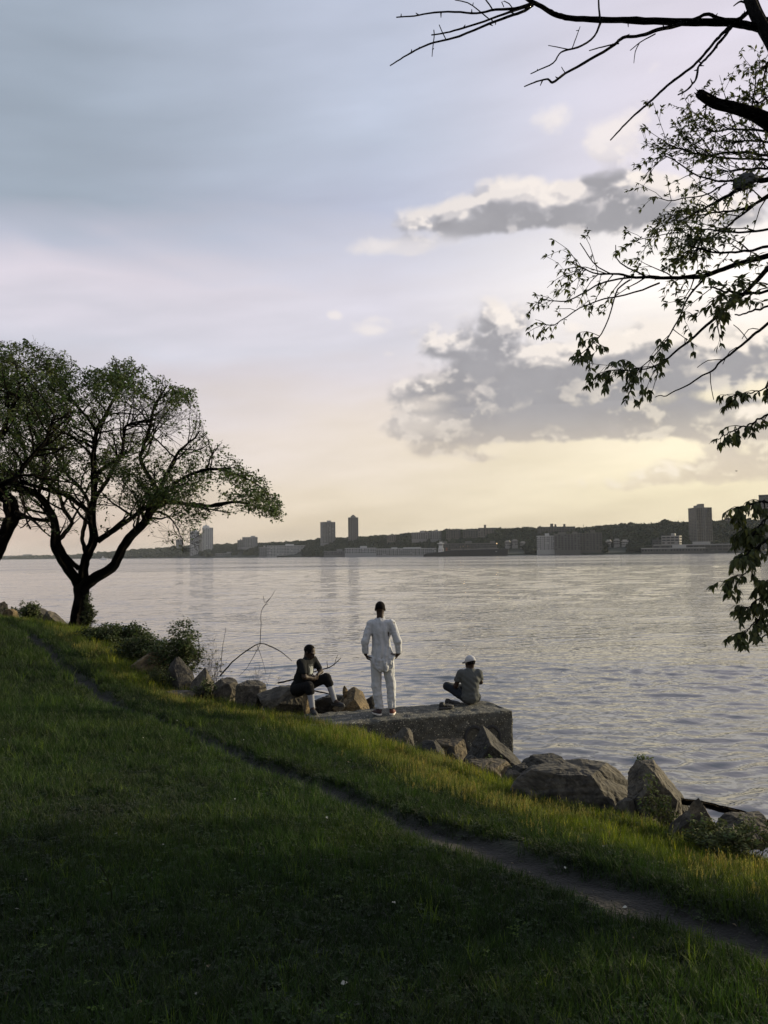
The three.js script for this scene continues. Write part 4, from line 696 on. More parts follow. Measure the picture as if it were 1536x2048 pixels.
// ---------- rocks along the edge ----------
const rockTex = dataTex(512, 512, (x, y) => { const a = tiled(x, y, 6, 3, 6), b = tiled(x, y * 0.999, 22, 8, 3), k = clamp(0.62 + a * 0.9 + b * 0.35, 0.2, 1), w = sstep(0.12, 0.3, tiled(x, y, 9, 14, 4)); return [k * lerp(0.92, 1, w), k * lerp(0.90, 0.99, w), k * lerp(0.84, 0.96, w)]; }, true);
const rockBump = dataTex(512, 512, (x, y) => { const n = 0.5 + tiled(x, y, 10, 5, 6) * 0.9 + (0.5 - Math.abs(tiled(x, y, 7, 11, 4)) * 2) * 0.25; return [n, n, n]; });
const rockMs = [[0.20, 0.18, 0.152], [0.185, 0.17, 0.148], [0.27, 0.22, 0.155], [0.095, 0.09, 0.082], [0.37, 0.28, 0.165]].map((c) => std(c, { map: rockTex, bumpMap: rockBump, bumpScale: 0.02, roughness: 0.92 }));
function rockGeo(w, h, d, seed, o = {}) {
  const R = rng(seed), g = new THREE.IcosahedronGeometry(1, o.detail ?? 26), p = g.attributes.position, pl = [], v = V3();
  const n = o.planes ?? 11;
  for (let i = 0; i < n; i++) { const t = R() * 6.28, c = R() * 2 - 1, s = Math.sqrt(1 - c * c); pl.push([V3(Math.cos(t) * s, c, Math.sin(t) * s), 0.60 + 0.32 * R()]); }
  for (const [x, y, z, q] of o.cut ?? []) pl.push([V3(x, y, z).normalize(), q]);
  const sx = R() * 40, tilt = V3(R() - 0.5, 1, R() - 0.5).normalize(), uv = new Float32Array(p.count * 2);
  for (let i = 0; i < p.count; i++) {
    v.fromBufferAttribute(p, i).normalize(); let r = 1.08;
    for (const [nn, q] of pl) { const k = v.dot(nn); if (k > 0.05) r = Math.min(r, q / k); }
    const x = v.x * r, y = v.y * r, z = v.z * r, lay = (x * tilt.x + y * tilt.y + z * tilt.z);
    r += 0.06 * fbm(x * 2.2 + sx, y * 2.2, z * 2.2, 5) - 0.05 * Math.max(0, 0.12 - Math.abs(N(x * 1.7 + sx, y * 1.7, z * 1.7))) * 4 + 0.034 * (0.5 - Math.abs(N(x * 3 + sx, y * 3, z * 3))) + 0.016 * N(sx, lay * 13, 2 + x) + 0.012 * N(x * 14, y * 14 + sx, z * 14);
    p.setXYZ(i, v.x * r * w / 2, v.y * r * h / 2, v.z * r * d / 2);
    const ax = Math.abs(v.x), az = Math.abs(v.z); uv[i * 2] = (ax > az ? v.z * d : v.x * w) * r * 0.9 + sx; uv[i * 2 + 1] = (v.y * h + (ax > az ? v.x * w : v.z * d) * 0.4) * r * 0.9;
  }
  g.setAttribute('uv', new THREE.BufferAttribute(uv, 2)); g.computeVertexNormals(); return g;
}
// pixel box, distance, then the extra depth below the visible part
function rock(label, x0, x1, y0, y1, d, seed, mat, o = {}) {
  const sink = o.sink ?? 0.35, W = (x1 - x0) / F * d, H = (y1 - y0) / F * d, hh = H * (1 + sink), c = P((x0 + x1) / 2, (y0 + y1) / 2, d);
  const g = rockGeo(W * 1.12, hh * 1.12, (o.depth ?? 0.85) * Math.max(W, H), seed, o), b = thing('rock', label, 'rock', V3(c.x, c.y + H / 2 - hh, c.z), 'boulders along the water edge');
  const m = mesh('stone', g, rockMs[mat], b); m.position.y = hh / 2; m.rotation.set(o.rx ?? 0, 0, -(o.rz ?? 0)); return b;
}
const faceR = [0.9, 0.25, 0.35, 0.72], topF = [0, 1, 0.1, 0.72], slopeR = [0.75, 0.6, 0.15, 0.6];
rock('largest rounded grey boulder above the bare grass crest at right', 1040, 1262, 1530, 1646, 8.5, 3, 1, { cut: [[0, 1, 0.1, 0.82], [-0.6, 0.3, 0.8, 0.75], [0.75, 0.35, 0.5, 0.78], [0.05, 0.1, 1, 0.8]], detail: 40, depth: 0.7, planes: 7 });
rock('dark flat slab just behind the largest boulder', 1056, 1150, 1509, 1536, 9.6, 8, 3, { cut: [topF], sink: 1.2 });
rock('tall pointed boulder with plants at its foot, right of the largest boulder', 1248, 1362, 1526, 1650, 8.1, 13, 0, { cut: [[-0.66, 0.72, 0.2, 0.70], [0.62, 0.75, 0.2, 0.66], [0.05, 1, 0.1, 0.80], [0.95, 0.1, 0.3, 0.82], [-0.95, 0.1, 0.3, 0.8], [0.1, 0.2, 1, 0.8]], detail: 36, planes: 3 });
rock('dark left half of the split rock pair near the right edge', 1336, 1394, 1628, 1690, 7.0, 17, 0, { cut: [[0.95, 0.1, 0.2, 0.6], [-0.5, 0.8, 0.2, 0.6]] });
rock('ridge-backed brown rock with a sunlit right face near the right edge', 1372, 1446, 1608, 1690, 7.05, 22, 2, { cut: [[0.75, 0.6, 0.1, 0.5], [-0.7, 0.5, 0.3, 0.55], [0, 0.1, 1, 0.7]] });
rock('low wide rock at the right edge of the picture below the log', 1424, 1550, 1624, 1684, 7.5, 27, 1, { cut: [topF] });
rock('tall wedge rock leaning against the end of the concrete block', 918, 1046, 1455, 1552, 11.1, 33, 3, { cut: [[0.62, 0.72, 0.15, 0.44], [-0.75, 0.6, 0.25, 0.5], [0.2, 0.1, 1, 0.6]], detail: 36 });
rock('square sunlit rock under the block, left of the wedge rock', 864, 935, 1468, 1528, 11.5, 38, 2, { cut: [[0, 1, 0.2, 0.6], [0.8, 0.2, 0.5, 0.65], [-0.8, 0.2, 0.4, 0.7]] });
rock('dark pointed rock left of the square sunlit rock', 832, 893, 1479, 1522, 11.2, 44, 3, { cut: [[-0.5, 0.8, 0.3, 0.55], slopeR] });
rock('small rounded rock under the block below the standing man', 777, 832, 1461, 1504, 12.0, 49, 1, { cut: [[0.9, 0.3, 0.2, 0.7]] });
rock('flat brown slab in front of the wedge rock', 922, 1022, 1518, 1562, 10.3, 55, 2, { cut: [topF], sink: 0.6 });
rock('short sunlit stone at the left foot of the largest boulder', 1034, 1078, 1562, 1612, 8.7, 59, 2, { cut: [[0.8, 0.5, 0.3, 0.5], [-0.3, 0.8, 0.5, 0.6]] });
rock('dark wet stone low between the wedge rock and the largest boulder', 1010, 1070, 1522, 1566, 9.9, 61, 3, { cut: [topF] });
[['low wet boulder between the wedge rock and the big rounded one', 1000, 1052, 1534, 1580, 9.6, 311, 0], ['half-buried pale boulder in front of the flat brown slab', 948, 1000, 1540, 1572, 10.0, 317, 2], ['dark boulder at the waterline behind the flat brown slab', 1040, 1082, 1520, 1546, 10.4, 323, 3], ['jagged stone wedged left of the tall pointed boulder', 1232, 1270, 1590, 1652, 8.0, 329, 1], ['dark boulder behind the tall pointed boulder by the water', 1340, 1376, 1586, 1630, 8.6, 331, 3], ['low lichen-grey stone between the split pair and the edge rock', 1440, 1476, 1650, 1690, 6.9, 337, 0], ['narrow dark boulder between the two rocks under the block', 884, 916, 1490, 1526, 11.4, 341, 3], ['small dark boulder at the left foot of the wedge rock', 930, 962, 1508, 1538, 10.8, 347, 1]].forEach(([l, x0, x1, y0, y1, d, sd, m]) => rock(l, x0, x1, y0, y1, d, sd, m, { detail: 18, sink: 0.7 }));
// around the seated man on the left
rock('pale-topped slab that the man in white socks sits on', 522, 617, 1361, 1432, 14.15, 66, 1, { cut: [[0, 1, 0, 0.66], [-0.3, 0.9, 0.3, 0.7]], depth: 0.9 });
rock('grey blocky rock left of the pale-topped slab', 465, 530, 1354, 1416, 14.3, 71, 1, { cut: [[0.1, 1, 0.1, 0.62], [0, 0.1, 1, 0.66], [-0.9, 0.1, 0.2, 0.7]] });
rock('squared grey rock third to the left of the seated man', 425, 473, 1346, 1412, 14.6, 76, 0, { cut: [[0.1, 1, 0.1, 0.6], [0, 0.1, 1, 0.64]] });
rock('narrow rock with a sunlit right edge among trailing leaves', 384, 434, 1336, 1408, 14.8, 81, 0, { cut: [[0.9, 0.4, 0.1, 0.55], [-0.5, 0.7, 0.5, 0.6]] });
rock('dark rounded rock under the leafy sapling', 333, 394, 1323, 1398, 15.2, 86, 3, { cut: [[0.6, 0.7, 0.1, 0.62]] });
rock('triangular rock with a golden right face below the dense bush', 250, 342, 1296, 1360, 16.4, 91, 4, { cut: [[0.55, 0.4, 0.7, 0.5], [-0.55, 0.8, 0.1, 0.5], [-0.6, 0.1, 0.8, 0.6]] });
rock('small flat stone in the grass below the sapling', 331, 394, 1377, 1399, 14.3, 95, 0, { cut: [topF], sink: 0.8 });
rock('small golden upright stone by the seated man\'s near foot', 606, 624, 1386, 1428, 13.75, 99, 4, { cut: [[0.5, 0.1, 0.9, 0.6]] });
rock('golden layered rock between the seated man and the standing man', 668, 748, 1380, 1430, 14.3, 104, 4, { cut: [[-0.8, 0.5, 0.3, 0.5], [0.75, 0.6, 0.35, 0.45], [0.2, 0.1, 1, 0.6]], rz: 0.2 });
rock('dark low rock at the seated man\'s far foot', 624, 700, 1384, 1428, 14.6, 109, 3, { cut: [topF] });
rock('small dark rock behind the standing man\'s left shin', 722, 752, 1392, 1424, 14.8, 113, 3);
rock('pale chip of stone lying on the golden layered rock', 686, 695, 1373, 1388, 14.35, 117, 4, { detail: 8 });
rock('squarish golden stone at the far left edge of the bank', 8, 34, 1216, 1250, 27, 121, 4, { cut: [[0.2, 0.1, 1, 0.7], [0, 1, 0, 0.8]], detail: 12 });
rock('dark rock behind the squarish golden stone', -6, 18, 1204, 1240, 29, 125, 3, { detail: 12 });
rock('long grey boulder just left of the forked tree', 40, 96, 1215, 1254, 28.2, 129, 1, { cut: [[-0.5, 0.8, 0.1, 0.6]], detail: 14 });
rock('lower pale boulder between the long grey boulder and the tree', 84, 128, 1225, 1256, 27.2, 134, 0, { cut: [[0.6, 0.7, 0.1, 0.6]], detail: 14 });
[[1120, 1640, 8.6], [1180, 1648, 8.4], [1300, 1650, 7.8], [905, 1548, 10.8], [845, 1520, 11.6], [760, 1490, 12.6], [560, 1420, 14.4], [700, 1424, 14.6]].forEach(([x, y, d], i) => rock(['small stone at the grass edge below the largest boulder', 'rubble stone low right of the largest boulder', 'rubble stone under the tall pointed boulder', 'rubble stone in the grass left of the flat brown slab', 'rubble stone under the dark pointed rock', 'rubble stone below the shoes of the standing man', 'rubble stone under the pale-topped slab', 'rubble stone below the golden layered rock'][i], x - 22, x + 22, y - 14, y + 14, d, 200 + i * 7, i % 4, { detail: 12, sink: 0.6 }));

// ---------- concrete block ----------
const blockA = V3(0.95, 0, -0.312).normalize(), blockB = V3(-blockA.z, 0, blockA.x).multiplyScalar(-1), BLOCK_Y = 1.4;   // along its face; away from the camera
const blockYaw = Math.atan2(-blockA.z, blockA.x);
{
  const fr = V3(2.09, BLOCK_Y, -13.75), L = 4.6, T = 1.02, H = 1.9, c = fr.clone().addScaledVector(blockA, -L / 2).addScaledVector(blockB, T / 2); c.y = BLOCK_Y - H;
  const b = thing('concrete_block', 'long pebbly concrete block jutting over the water under the standing man', 'concrete block', c); b.rotation.y = blockYaw;
  const g = new THREE.BoxGeometry(L, H, T, 184, 76, 41), p = g.attributes.position, n = g.attributes.normal;
  const rnd = (q, lim, r) => { const o = Math.abs(q) - (lim - r); return o > 0 ? o : 0; };
  for (let i = 0; i < p.count; i++) {
    let x = p.getX(i), y = p.getY(i), z = p.getZ(i); const r = 0.035, ex = rnd(x, L / 2, r), ey = rnd(y, H / 2, r), ez = rnd(z, T / 2, r), len = Math.hypot(ex, ey, ez);
    if (len > r) { const k = r / len; x = Math.sign(x) * (Math.abs(x) - ex + ex * k); y = Math.sign(y) * (Math.abs(y) - ey + ey * k); z = Math.sign(z) * (Math.abs(z) - ez + ez * k); }
    const peb = Math.max(0, N(x * 26, y * 26, z * 26)) * 0.012 + 0.012 * fbm(x * 6, y * 6, z * 6, 3) + 0.012 * N(x * 1.2, y * 1.2, z * 1.2) - 0.05 * Math.max(0, N(x * 3.3, y * 3.3 + 4, z * 3.3) - 0.22) - (len > 0.004 ? 0.05 * Math.max(0, N(x * 4.6 + 3, y * 4.6, z * 4.6) - 0.12) + 0.015 * Math.max(0, N(x * 13, y * 13, z * 13)) : 0);
    p.setXYZ(i, x + n.getX(i) * peb, y + n.getY(i) * peb, z + n.getZ(i) * peb);
  }
  const w = [[], []], idx = g.index.array, gr = g.groups[4]; g.clearGroups();
  // uv in metres; the front face (towards the lawn) carries the painted rings
  const uv = g.attributes.uv; for (let i = 0; i < p.count; i++) { if (n.getZ(i) > 0.5) uv.setXY(i, p.getX(i) + L / 2, p.getY(i) + H / 2); else if (n.getY(i) > 0.5) uv.setXY(i, p.getX(i) + 7.3, p.getZ(i) + 5); else uv.setXY(i, p.getZ(i) + 11, p.getY(i) + 7); }
  g.computeVertexNormals();
  const S = 2048, SX = 8 / 3.2, px = (m) => m;    // the texture spans 4.6 m by 1.9 m
  const R = rng(6), specks = []; for (let k = 0; k < 5200; k++) specks.push([R(), R(), 1 + R() * 2.6, R()]);
  const cv = document.createElement('canvas'); cv.width = 2048; cv.height = 1024; const q = cv.getContext('2d');
  q.fillStyle = '#484740'; q.fillRect(0, 0, 2048, 1024);
  for (let k = 0; k < 900; k++) { q.fillStyle = R() < 0.5 ? 'rgba(20,22,20,0.10)' : 'rgba(150,145,130,0.07)'; q.beginPath(); q.ellipse(R() * 2048, R() * 1024, 10 + R() * 70, 8 + R() * 30, R() * 3, 0, 7); q.fill(); }
  for (const [a, c2, r, t] of specks) { q.fillStyle = t < 0.45 ? `rgba(${30 + t * 40 | 0},32,30,0.8)` : `rgba(${130 + t * 90 | 0},${128 + t * 84 | 0},${118 + t * 70 | 0},${0.35 + 0.5 * R()})`; q.beginPath(); q.ellipse(a * 2048, c2 * 1024, r * 1.7, r * 1.3, R() * 3, 0, 7); q.fill(); }
  const tex = new THREE.CanvasTexture(cv); tex.colorSpace = THREE.SRGBColorSpace; tex.wrapS = tex.wrapT = THREE.RepeatWrapping; tex.repeat.set(1 / 3.2, 1 / 1.6);
  const bump = dataTex(512, 512, (x, y) => { const k = 0.4 + Math.max(0, tiled(x, y, 60, 3, 2)) * 1.3 + tiled(x, y, 12, 8, 4) * 0.6; return [k, k, k]; }, false, 0.8);
  mesh('block', g, std([1, 1, 1], { map: tex, bumpMap: bump, bumpScale: 0.02, roughness: 0.95 }), b).position.y = H / 2;
  // two sprayed rings near the right end of the face, lying on its rough surface
  const paint = std([0.02, 0.02, 0.021], { roughness: 0.8 });
  for (const [xx, yy, r] of [[0.40, 0.42, 0.15], [0.72, 0.40, 0.15]]) {
    const ring = new THREE.TorusGeometry(r, 0.022, 6, 40); ring.scale(1, 1.25, 0.28); ring.translate(L / 2 - xx, H - yy, T / 2 + 0.012); const m = mesh('painted_ring', ring, paint, b); m.userData.label = 'dark sprayed ring on the block face';
  }
}

// ---------- solid shapes from distances ----------
function netMesh(f, lo, hi, c) {
  const nx = Math.ceil((hi[0] - lo[0]) / c) + 1, ny = Math.ceil((hi[1] - lo[1]) / c) + 1, nz = Math.ceil((hi[2] - lo[2]) / c) + 1, val = new Float32Array(nx * ny * nz), id = new Int32Array(nx * ny * nz).fill(-1), pos = [], idx = [];
  for (let z = 0, i = 0; z < nz; z++) for (let y = 0; y < ny; y++) for (let x = 0; x < nx; x++, i++) val[i] = f(lo[0] + x * c, lo[1] + y * c, lo[2] + z * c);
  const sX = 1, sY = nx, sZ = nx * ny, off = [0, sX, sY, sX + sY, sZ, sX + sZ, sY + sZ, sX + sY + sZ], edges = [[0, 1], [2, 3], [4, 5], [6, 7], [0, 2], [1, 3], [4, 6], [5, 7], [0, 4], [1, 5], [2, 6], [3, 7]];
  for (let z = 0; z < nz - 1; z++) for (let y = 0; y < ny - 1; y++) for (let x = 0; x < nx - 1; x++) {
    const b = x + y * sY + z * sZ; let neg = 0; for (const o of off) if (val[b + o] < 0) neg++;
    if (!neg || neg === 8) continue;
    let n = 0, X = 0, Y = 0, Z = 0;
    for (const [p, q] of edges) { const a = val[b + off[p]], d = val[b + off[q]]; if ((a < 0) === (d < 0)) continue; const t = a / (a - d); X += lerp(p & 1, q & 1, t); Y += lerp(p >> 1 & 1, q >> 1 & 1, t); Z += lerp(p >> 2, q >> 2, t); n++; }
    id[b] = pos.length / 3; pos.push(lo[0] + (x + X / n) * c, lo[1] + (y + Y / n) * c, lo[2] + (z + Z / n) * c);
  }
  const quad = (a, b, d, e, flip) => { if (a < 0 || b < 0 || d < 0 || e < 0) return; if (flip) idx.push(a, d, b, a, e, d); else idx.push(a, b, d, a, d, e); };
  for (let z = 1; z < nz - 1; z++) for (let y = 1; y < ny - 1; y++) for (let x = 1; x < nx - 1; x++) {
    const b = x + y * sY + z * sZ, v = val[b] < 0;
    if (v !== val[b + sX] < 0) quad(id[b - sY - sZ], id[b - sZ], id[b], id[b - sY], !v);
    if (v !== val[b + sY] < 0) quad(id[b - sX - sZ], id[b - sX], id[b], id[b - sZ], !v);
    if (v !== val[b + sZ] < 0) quad(id[b - sX - sY], id[b - sY], id[b], id[b - sX], !v);
  }
  const g = new THREE.BufferGeometry(); g.setAttribute('position', new THREE.Float32BufferAttribute(pos, 3)); g.setIndex(idx); g.computeVertexNormals(); return g;
}
const smin = (a, b, k) => { const h = Math.max(k - Math.abs(a - b), 0) / k; return Math.min(a, b) - h * h * k * 0.25; };
const cap = (a, b, ra, rb) => { const dx = b[0] - a[0], dy = b[1] - a[1], dz = b[2] - a[2], l2 = dx * dx + dy * dy + dz * dz || 1e-9; return (x, y, z) => { const px = x - a[0], py = y - a[1], pz = z - a[2], h = clamp((px * dx + py * dy + pz * dz) / l2, 0, 1); return Math.hypot(px - dx * h, py - dy * h, pz - dz * h) - lerp(ra, rb, h); }; };
const ell = (c, r, ry = 0) => { const cs = Math.cos(ry), sn = Math.sin(ry), m = Math.min(...r); return (x, y, z) => { x -= c[0]; y -= c[1]; z -= c[2]; const X = x * cs - z * sn, Z = x * sn + z * cs, k = Math.hypot(X / r[0], y / r[1], Z / r[2]); return (k - 1) * (m + (k < 1 ? 0 : 0)) * (1 + 0.3 * (1 - m / Math.max(...r))); }; };
const join = (fs, k) => (x, y, z) => { let d = fs[0](x, y, z); for (let i = 1; i < fs.length; i++) d = smin(d, fs[i](x, y, z), k); return d; };
const boundsOf = (pts, m) => { const lo = [9, 9, 9], hi = [-9, -9, -9]; for (const p of pts) for (let k = 0; k < 3; k++) { lo[k] = Math.min(lo[k], p[k] - m); hi[k] = Math.max(hi[k], p[k] + m); } return [lo, hi]; };
// a head looking along `face` with its centre at c; returns the geometry
function headGeo(c, face, tilt, neck) {
  const fwd = V3(...face).normalize(), right = V3().crossVectors(fwd, UPV).normalize(), up = V3().crossVectors(right, fwd).normalize();
  const T = (x, y, z) => { const q = V3(...c).addScaledVector(right, x).addScaledVector(up, y).addScaledVector(fwd, z); return [q.x, q.y, q.z]; };
  const inv = (x, y, z) => { const q = V3(x - c[0], y - c[1], z - c[2]); return [q.dot(right), q.dot(up), q.dot(fwd)]; };
  const L = [ell([0, 0.028, -0.012], [0.077, 0.092, 0.098]), ell([0, -0.03, 0.02], [0.062, 0.085, 0.068]), ell([0, -0.092, 0.052], [0.03, 0.022, 0.026]), cap([0, 0.002, 0.084], [0, -0.03, 0.106], 0.009, 0.013), ell([0, -0.036, 0.096], [0.019, 0.011, 0.014]), ell([0, 0.018, 0.076], [0.056, 0.012, 0.018]), ell([0, -0.062, 0.082], [0.024, 0.009, 0.012]), ell([0, -0.073, 0.08], [0.02, 0.008, 0.011])];
  const ears = [-1, 1].map((s) => ell([s * 0.08, -0.008, -0.01], [0.011, 0.031, 0.019]));
  const eyes = [-1, 1].map((s) => ell([s * 0.031, 0.0, 0.084], [0.015, 0.009, 0.012])), lines = cap([-0.022, -0.068, 0.094], [0.022, -0.068, 0.094], 0.003, 0.003);
  const nk = neck ? cap(T(0, -0.06, -0.025), neck, 0.054, 0.06) : null;
  const f = (x, y, z) => { const [a, b, d] = inv(x, y, z); let r = 9; for (const q of L) r = smin(r, q(a, b, d), 0.024); for (const q of ears) r = smin(r, q(a, b, d), 0.008); for (const q of eyes) r = Math.max(r, -q(a, b, d) * 0.8 - 0.002); r = Math.max(r, -lines(a, b, d)); if (nk) r = smin(r, nk(x, y, z), 0.03); return r; };
  const [lo, hi] = boundsOf(neck ? [c, neck] : [c], 0.15);
  return { geo: netMesh(f, lo, hi, 0.006), T, inv };
}
// a hand from the wrist w: d towards the fingers, n out of the palm, curl per joint, side +1/-1 for the thumb
function handGeo(w, d, n, curl, side, spread = 1) {
  d = V3(...d).normalize(); n = V3(...n).addScaledVector(d, -V3(...n).dot(d)).normalize(); const s = V3().crossVectors(d, n).multiplyScalar(side);
  const at = (a, b, c) => { const q = V3(...w).addScaledVector(d, a).addScaledVector(s, b).addScaledVector(n, c); return [q.x, q.y, q.z]; };
  const palm = [], fing = []; for (const b of [0.026, 0.009, -0.009, -0.026]) palm.push(cap(at(0.0, b * 0.6, 0), at(0.085, b * 1.1, 0.004), 0.017, 0.0125)); palm.push(cap(at(-0.05, 0, 0), at(0.01, 0, 0), 0.027, 0.024));
  const chain = (p, dir, lens, rr, c) => { const out = []; let q = V3(...p), v = dir.clone(), ax = V3().crossVectors(v, n).normalize(); lens.forEach((l, i) => { v.applyAxisAngle(ax, c[i]); const e = q.clone().addScaledVector(v, l); out.push(cap(q.toArray(), e.toArray(), rr[i], rr[i + 1])); q = e; }); return out; };
  [[0.029, 1.0, 0.10], [0.0095, 1.1, 0.02], [-0.0105, 1.03, -0.05], [-0.029, 0.82, -0.13]].forEach(([b, k, sp], i) => { const dir = d.clone().addScaledVector(s, sp * spread).normalize(); fing.push(...chain(at(0.082, b * 1.06, 0.003), dir, [0.042 * k, 0.027 * k, 0.022 * k], [0.0096, 0.0088, 0.0082, 0.0068], [curl * 0.9, curl, curl * 0.7].map((q) => q * (1 + 0.06 * i)))); });
  const td = d.clone().multiplyScalar(0.62).addScaledVector(s, 0.72).addScaledVector(n, 0.32).normalize(); fing.push(...chain(at(0.018, 0.026, 0.004), td, [0.044, 0.033, 0.026], [0.0135, 0.0108, 0.0098, 0.0078], [0, curl * 0.35, curl * 0.4]));
  const f = (x, y, z) => { let r = 9; for (const q of palm) r = smin(r, q(x, y, z), 0.012); let e = 9; for (const q of fing) e = Math.min(e, q(x, y, z)); return smin(r, e, 0.007); };
  const [lo, hi] = boundsOf([at(0.02, 0, 0), at(0.12, 0, 0.03)], 0.115); return netMesh(f, lo, hi, 0.0042);
}
const skinM = new THREE.MeshPhysicalMaterial({ color: rgb(0.032, 0.019, 0.013), roughness: 0.6, specularIntensity: 0.6 });
const onlyPos = (g) => { const o = new THREE.BufferGeometry(); o.setAttribute('position', g.attributes.position); o.setAttribute('normal', g.attributes.normal); o.setIndex(g.index); return o; };
const fold = (x, y, z, s, a) => a * (N(x * s, y * s * 0.28, z * s + 3) + 0.5 * N(x * s * 2.1 + 5, y * s * 0.7, z * s * 2.1) - 1.6 * Math.max(0, 0.22 - Math.abs(N(x * s * 0.9 + y * s * 0.35, y * s * 0.45 - x * s * 0.2, z * s * 0.8 + 9))));
const cloth = (c) => new THREE.MeshPhysicalMaterial({ color: rgb(...c), roughness: 0.97, specularIntensity: 0.25 });
// a lace-up shoe: heel at the origin, toe along +z, sole on y = 0
function shoe(parent, name, tones, o = {}) {
  const s = new THREE.Group(); s.name = parent === scene ? numbered(name) : name; parent.add(s);
  const up = join([ell([0, 0.045, 0.055], [0.038, 0.052, 0.055]), ell([0, 0.042, 0.13], [0.042, 0.040, 0.075]), ell([0, 0.034, 0.205], [0.044, 0.028, 0.062]), cap([0, 0.07, 0.045], [0, 0.10, 0.05], 0.036, 0.034)], 0.03), hole = cap([0, 0.13, 0.05], [0, 0.07, 0.062], 0.03, 0.022);
  const fu = (x, y, z) => Math.max(up(x, y, z), 0.022 - y, o.open ? -hole(x, y, z) : y - 0.125, y - 0.112);
  mesh('upper', netMesh(fu, [-0.06, 0, -0.03], [0.06, 0.14, 0.29], 0.006), std(tones[0], { roughness: 0.7 }), s);
  const so = join([ell([0, 0.02, 0.05], [0.044, 0.05, 0.062]), ell([0, 0.02, 0.13], [0.046, 0.05, 0.08]), ell([0, 0.02, 0.205], [0.05, 0.05, 0.07])], 0.03);
  mesh('sole', netMesh((x, y, z) => Math.max(so(x, y, z), y - 0.027 - 0.006 * Math.cos(z * 9), -y), [-0.07, -0.012, -0.03], [0.07, 0.06, 0.3], 0.006), std(tones[1], { roughness: 0.7 }), s);
  const lace = new Tubes(); for (let i = 0; i < 5; i++) { const z = 0.105 + i * 0.018, y = 0.09 - i * 0.0058; lace.add([V3(-0.022, y - 0.006, z), V3(0, y + 0.002, z + 0.004), V3(0.022, y - 0.006, z)], [0.003, 0.003, 0.003], 5); } mesh('laces', lace.build(), std(tones[2] ?? tones[0]), s);
  if (o.stripes) for (const sd of [-1, 1]) for (let i = 0; i < 3; i++) { const t = new Tubes(), pts = [], r = []; for (let k = 0; k <= 6; k++) { const y = 0.028 + k * 0.0075, z = 0.10 + i * 0.021 - k * 0.005; let x = 0.06; while (x > 0.005 && fu(x, y, z) > 0) x -= 0.001; pts.push(V3(sd * x, y, z)); r.push(0.0042); } t.add(pts, r, 5); mesh('stripe', t.build(), std([0.75, 0.75, 0.73]), s); }
  return s;
}

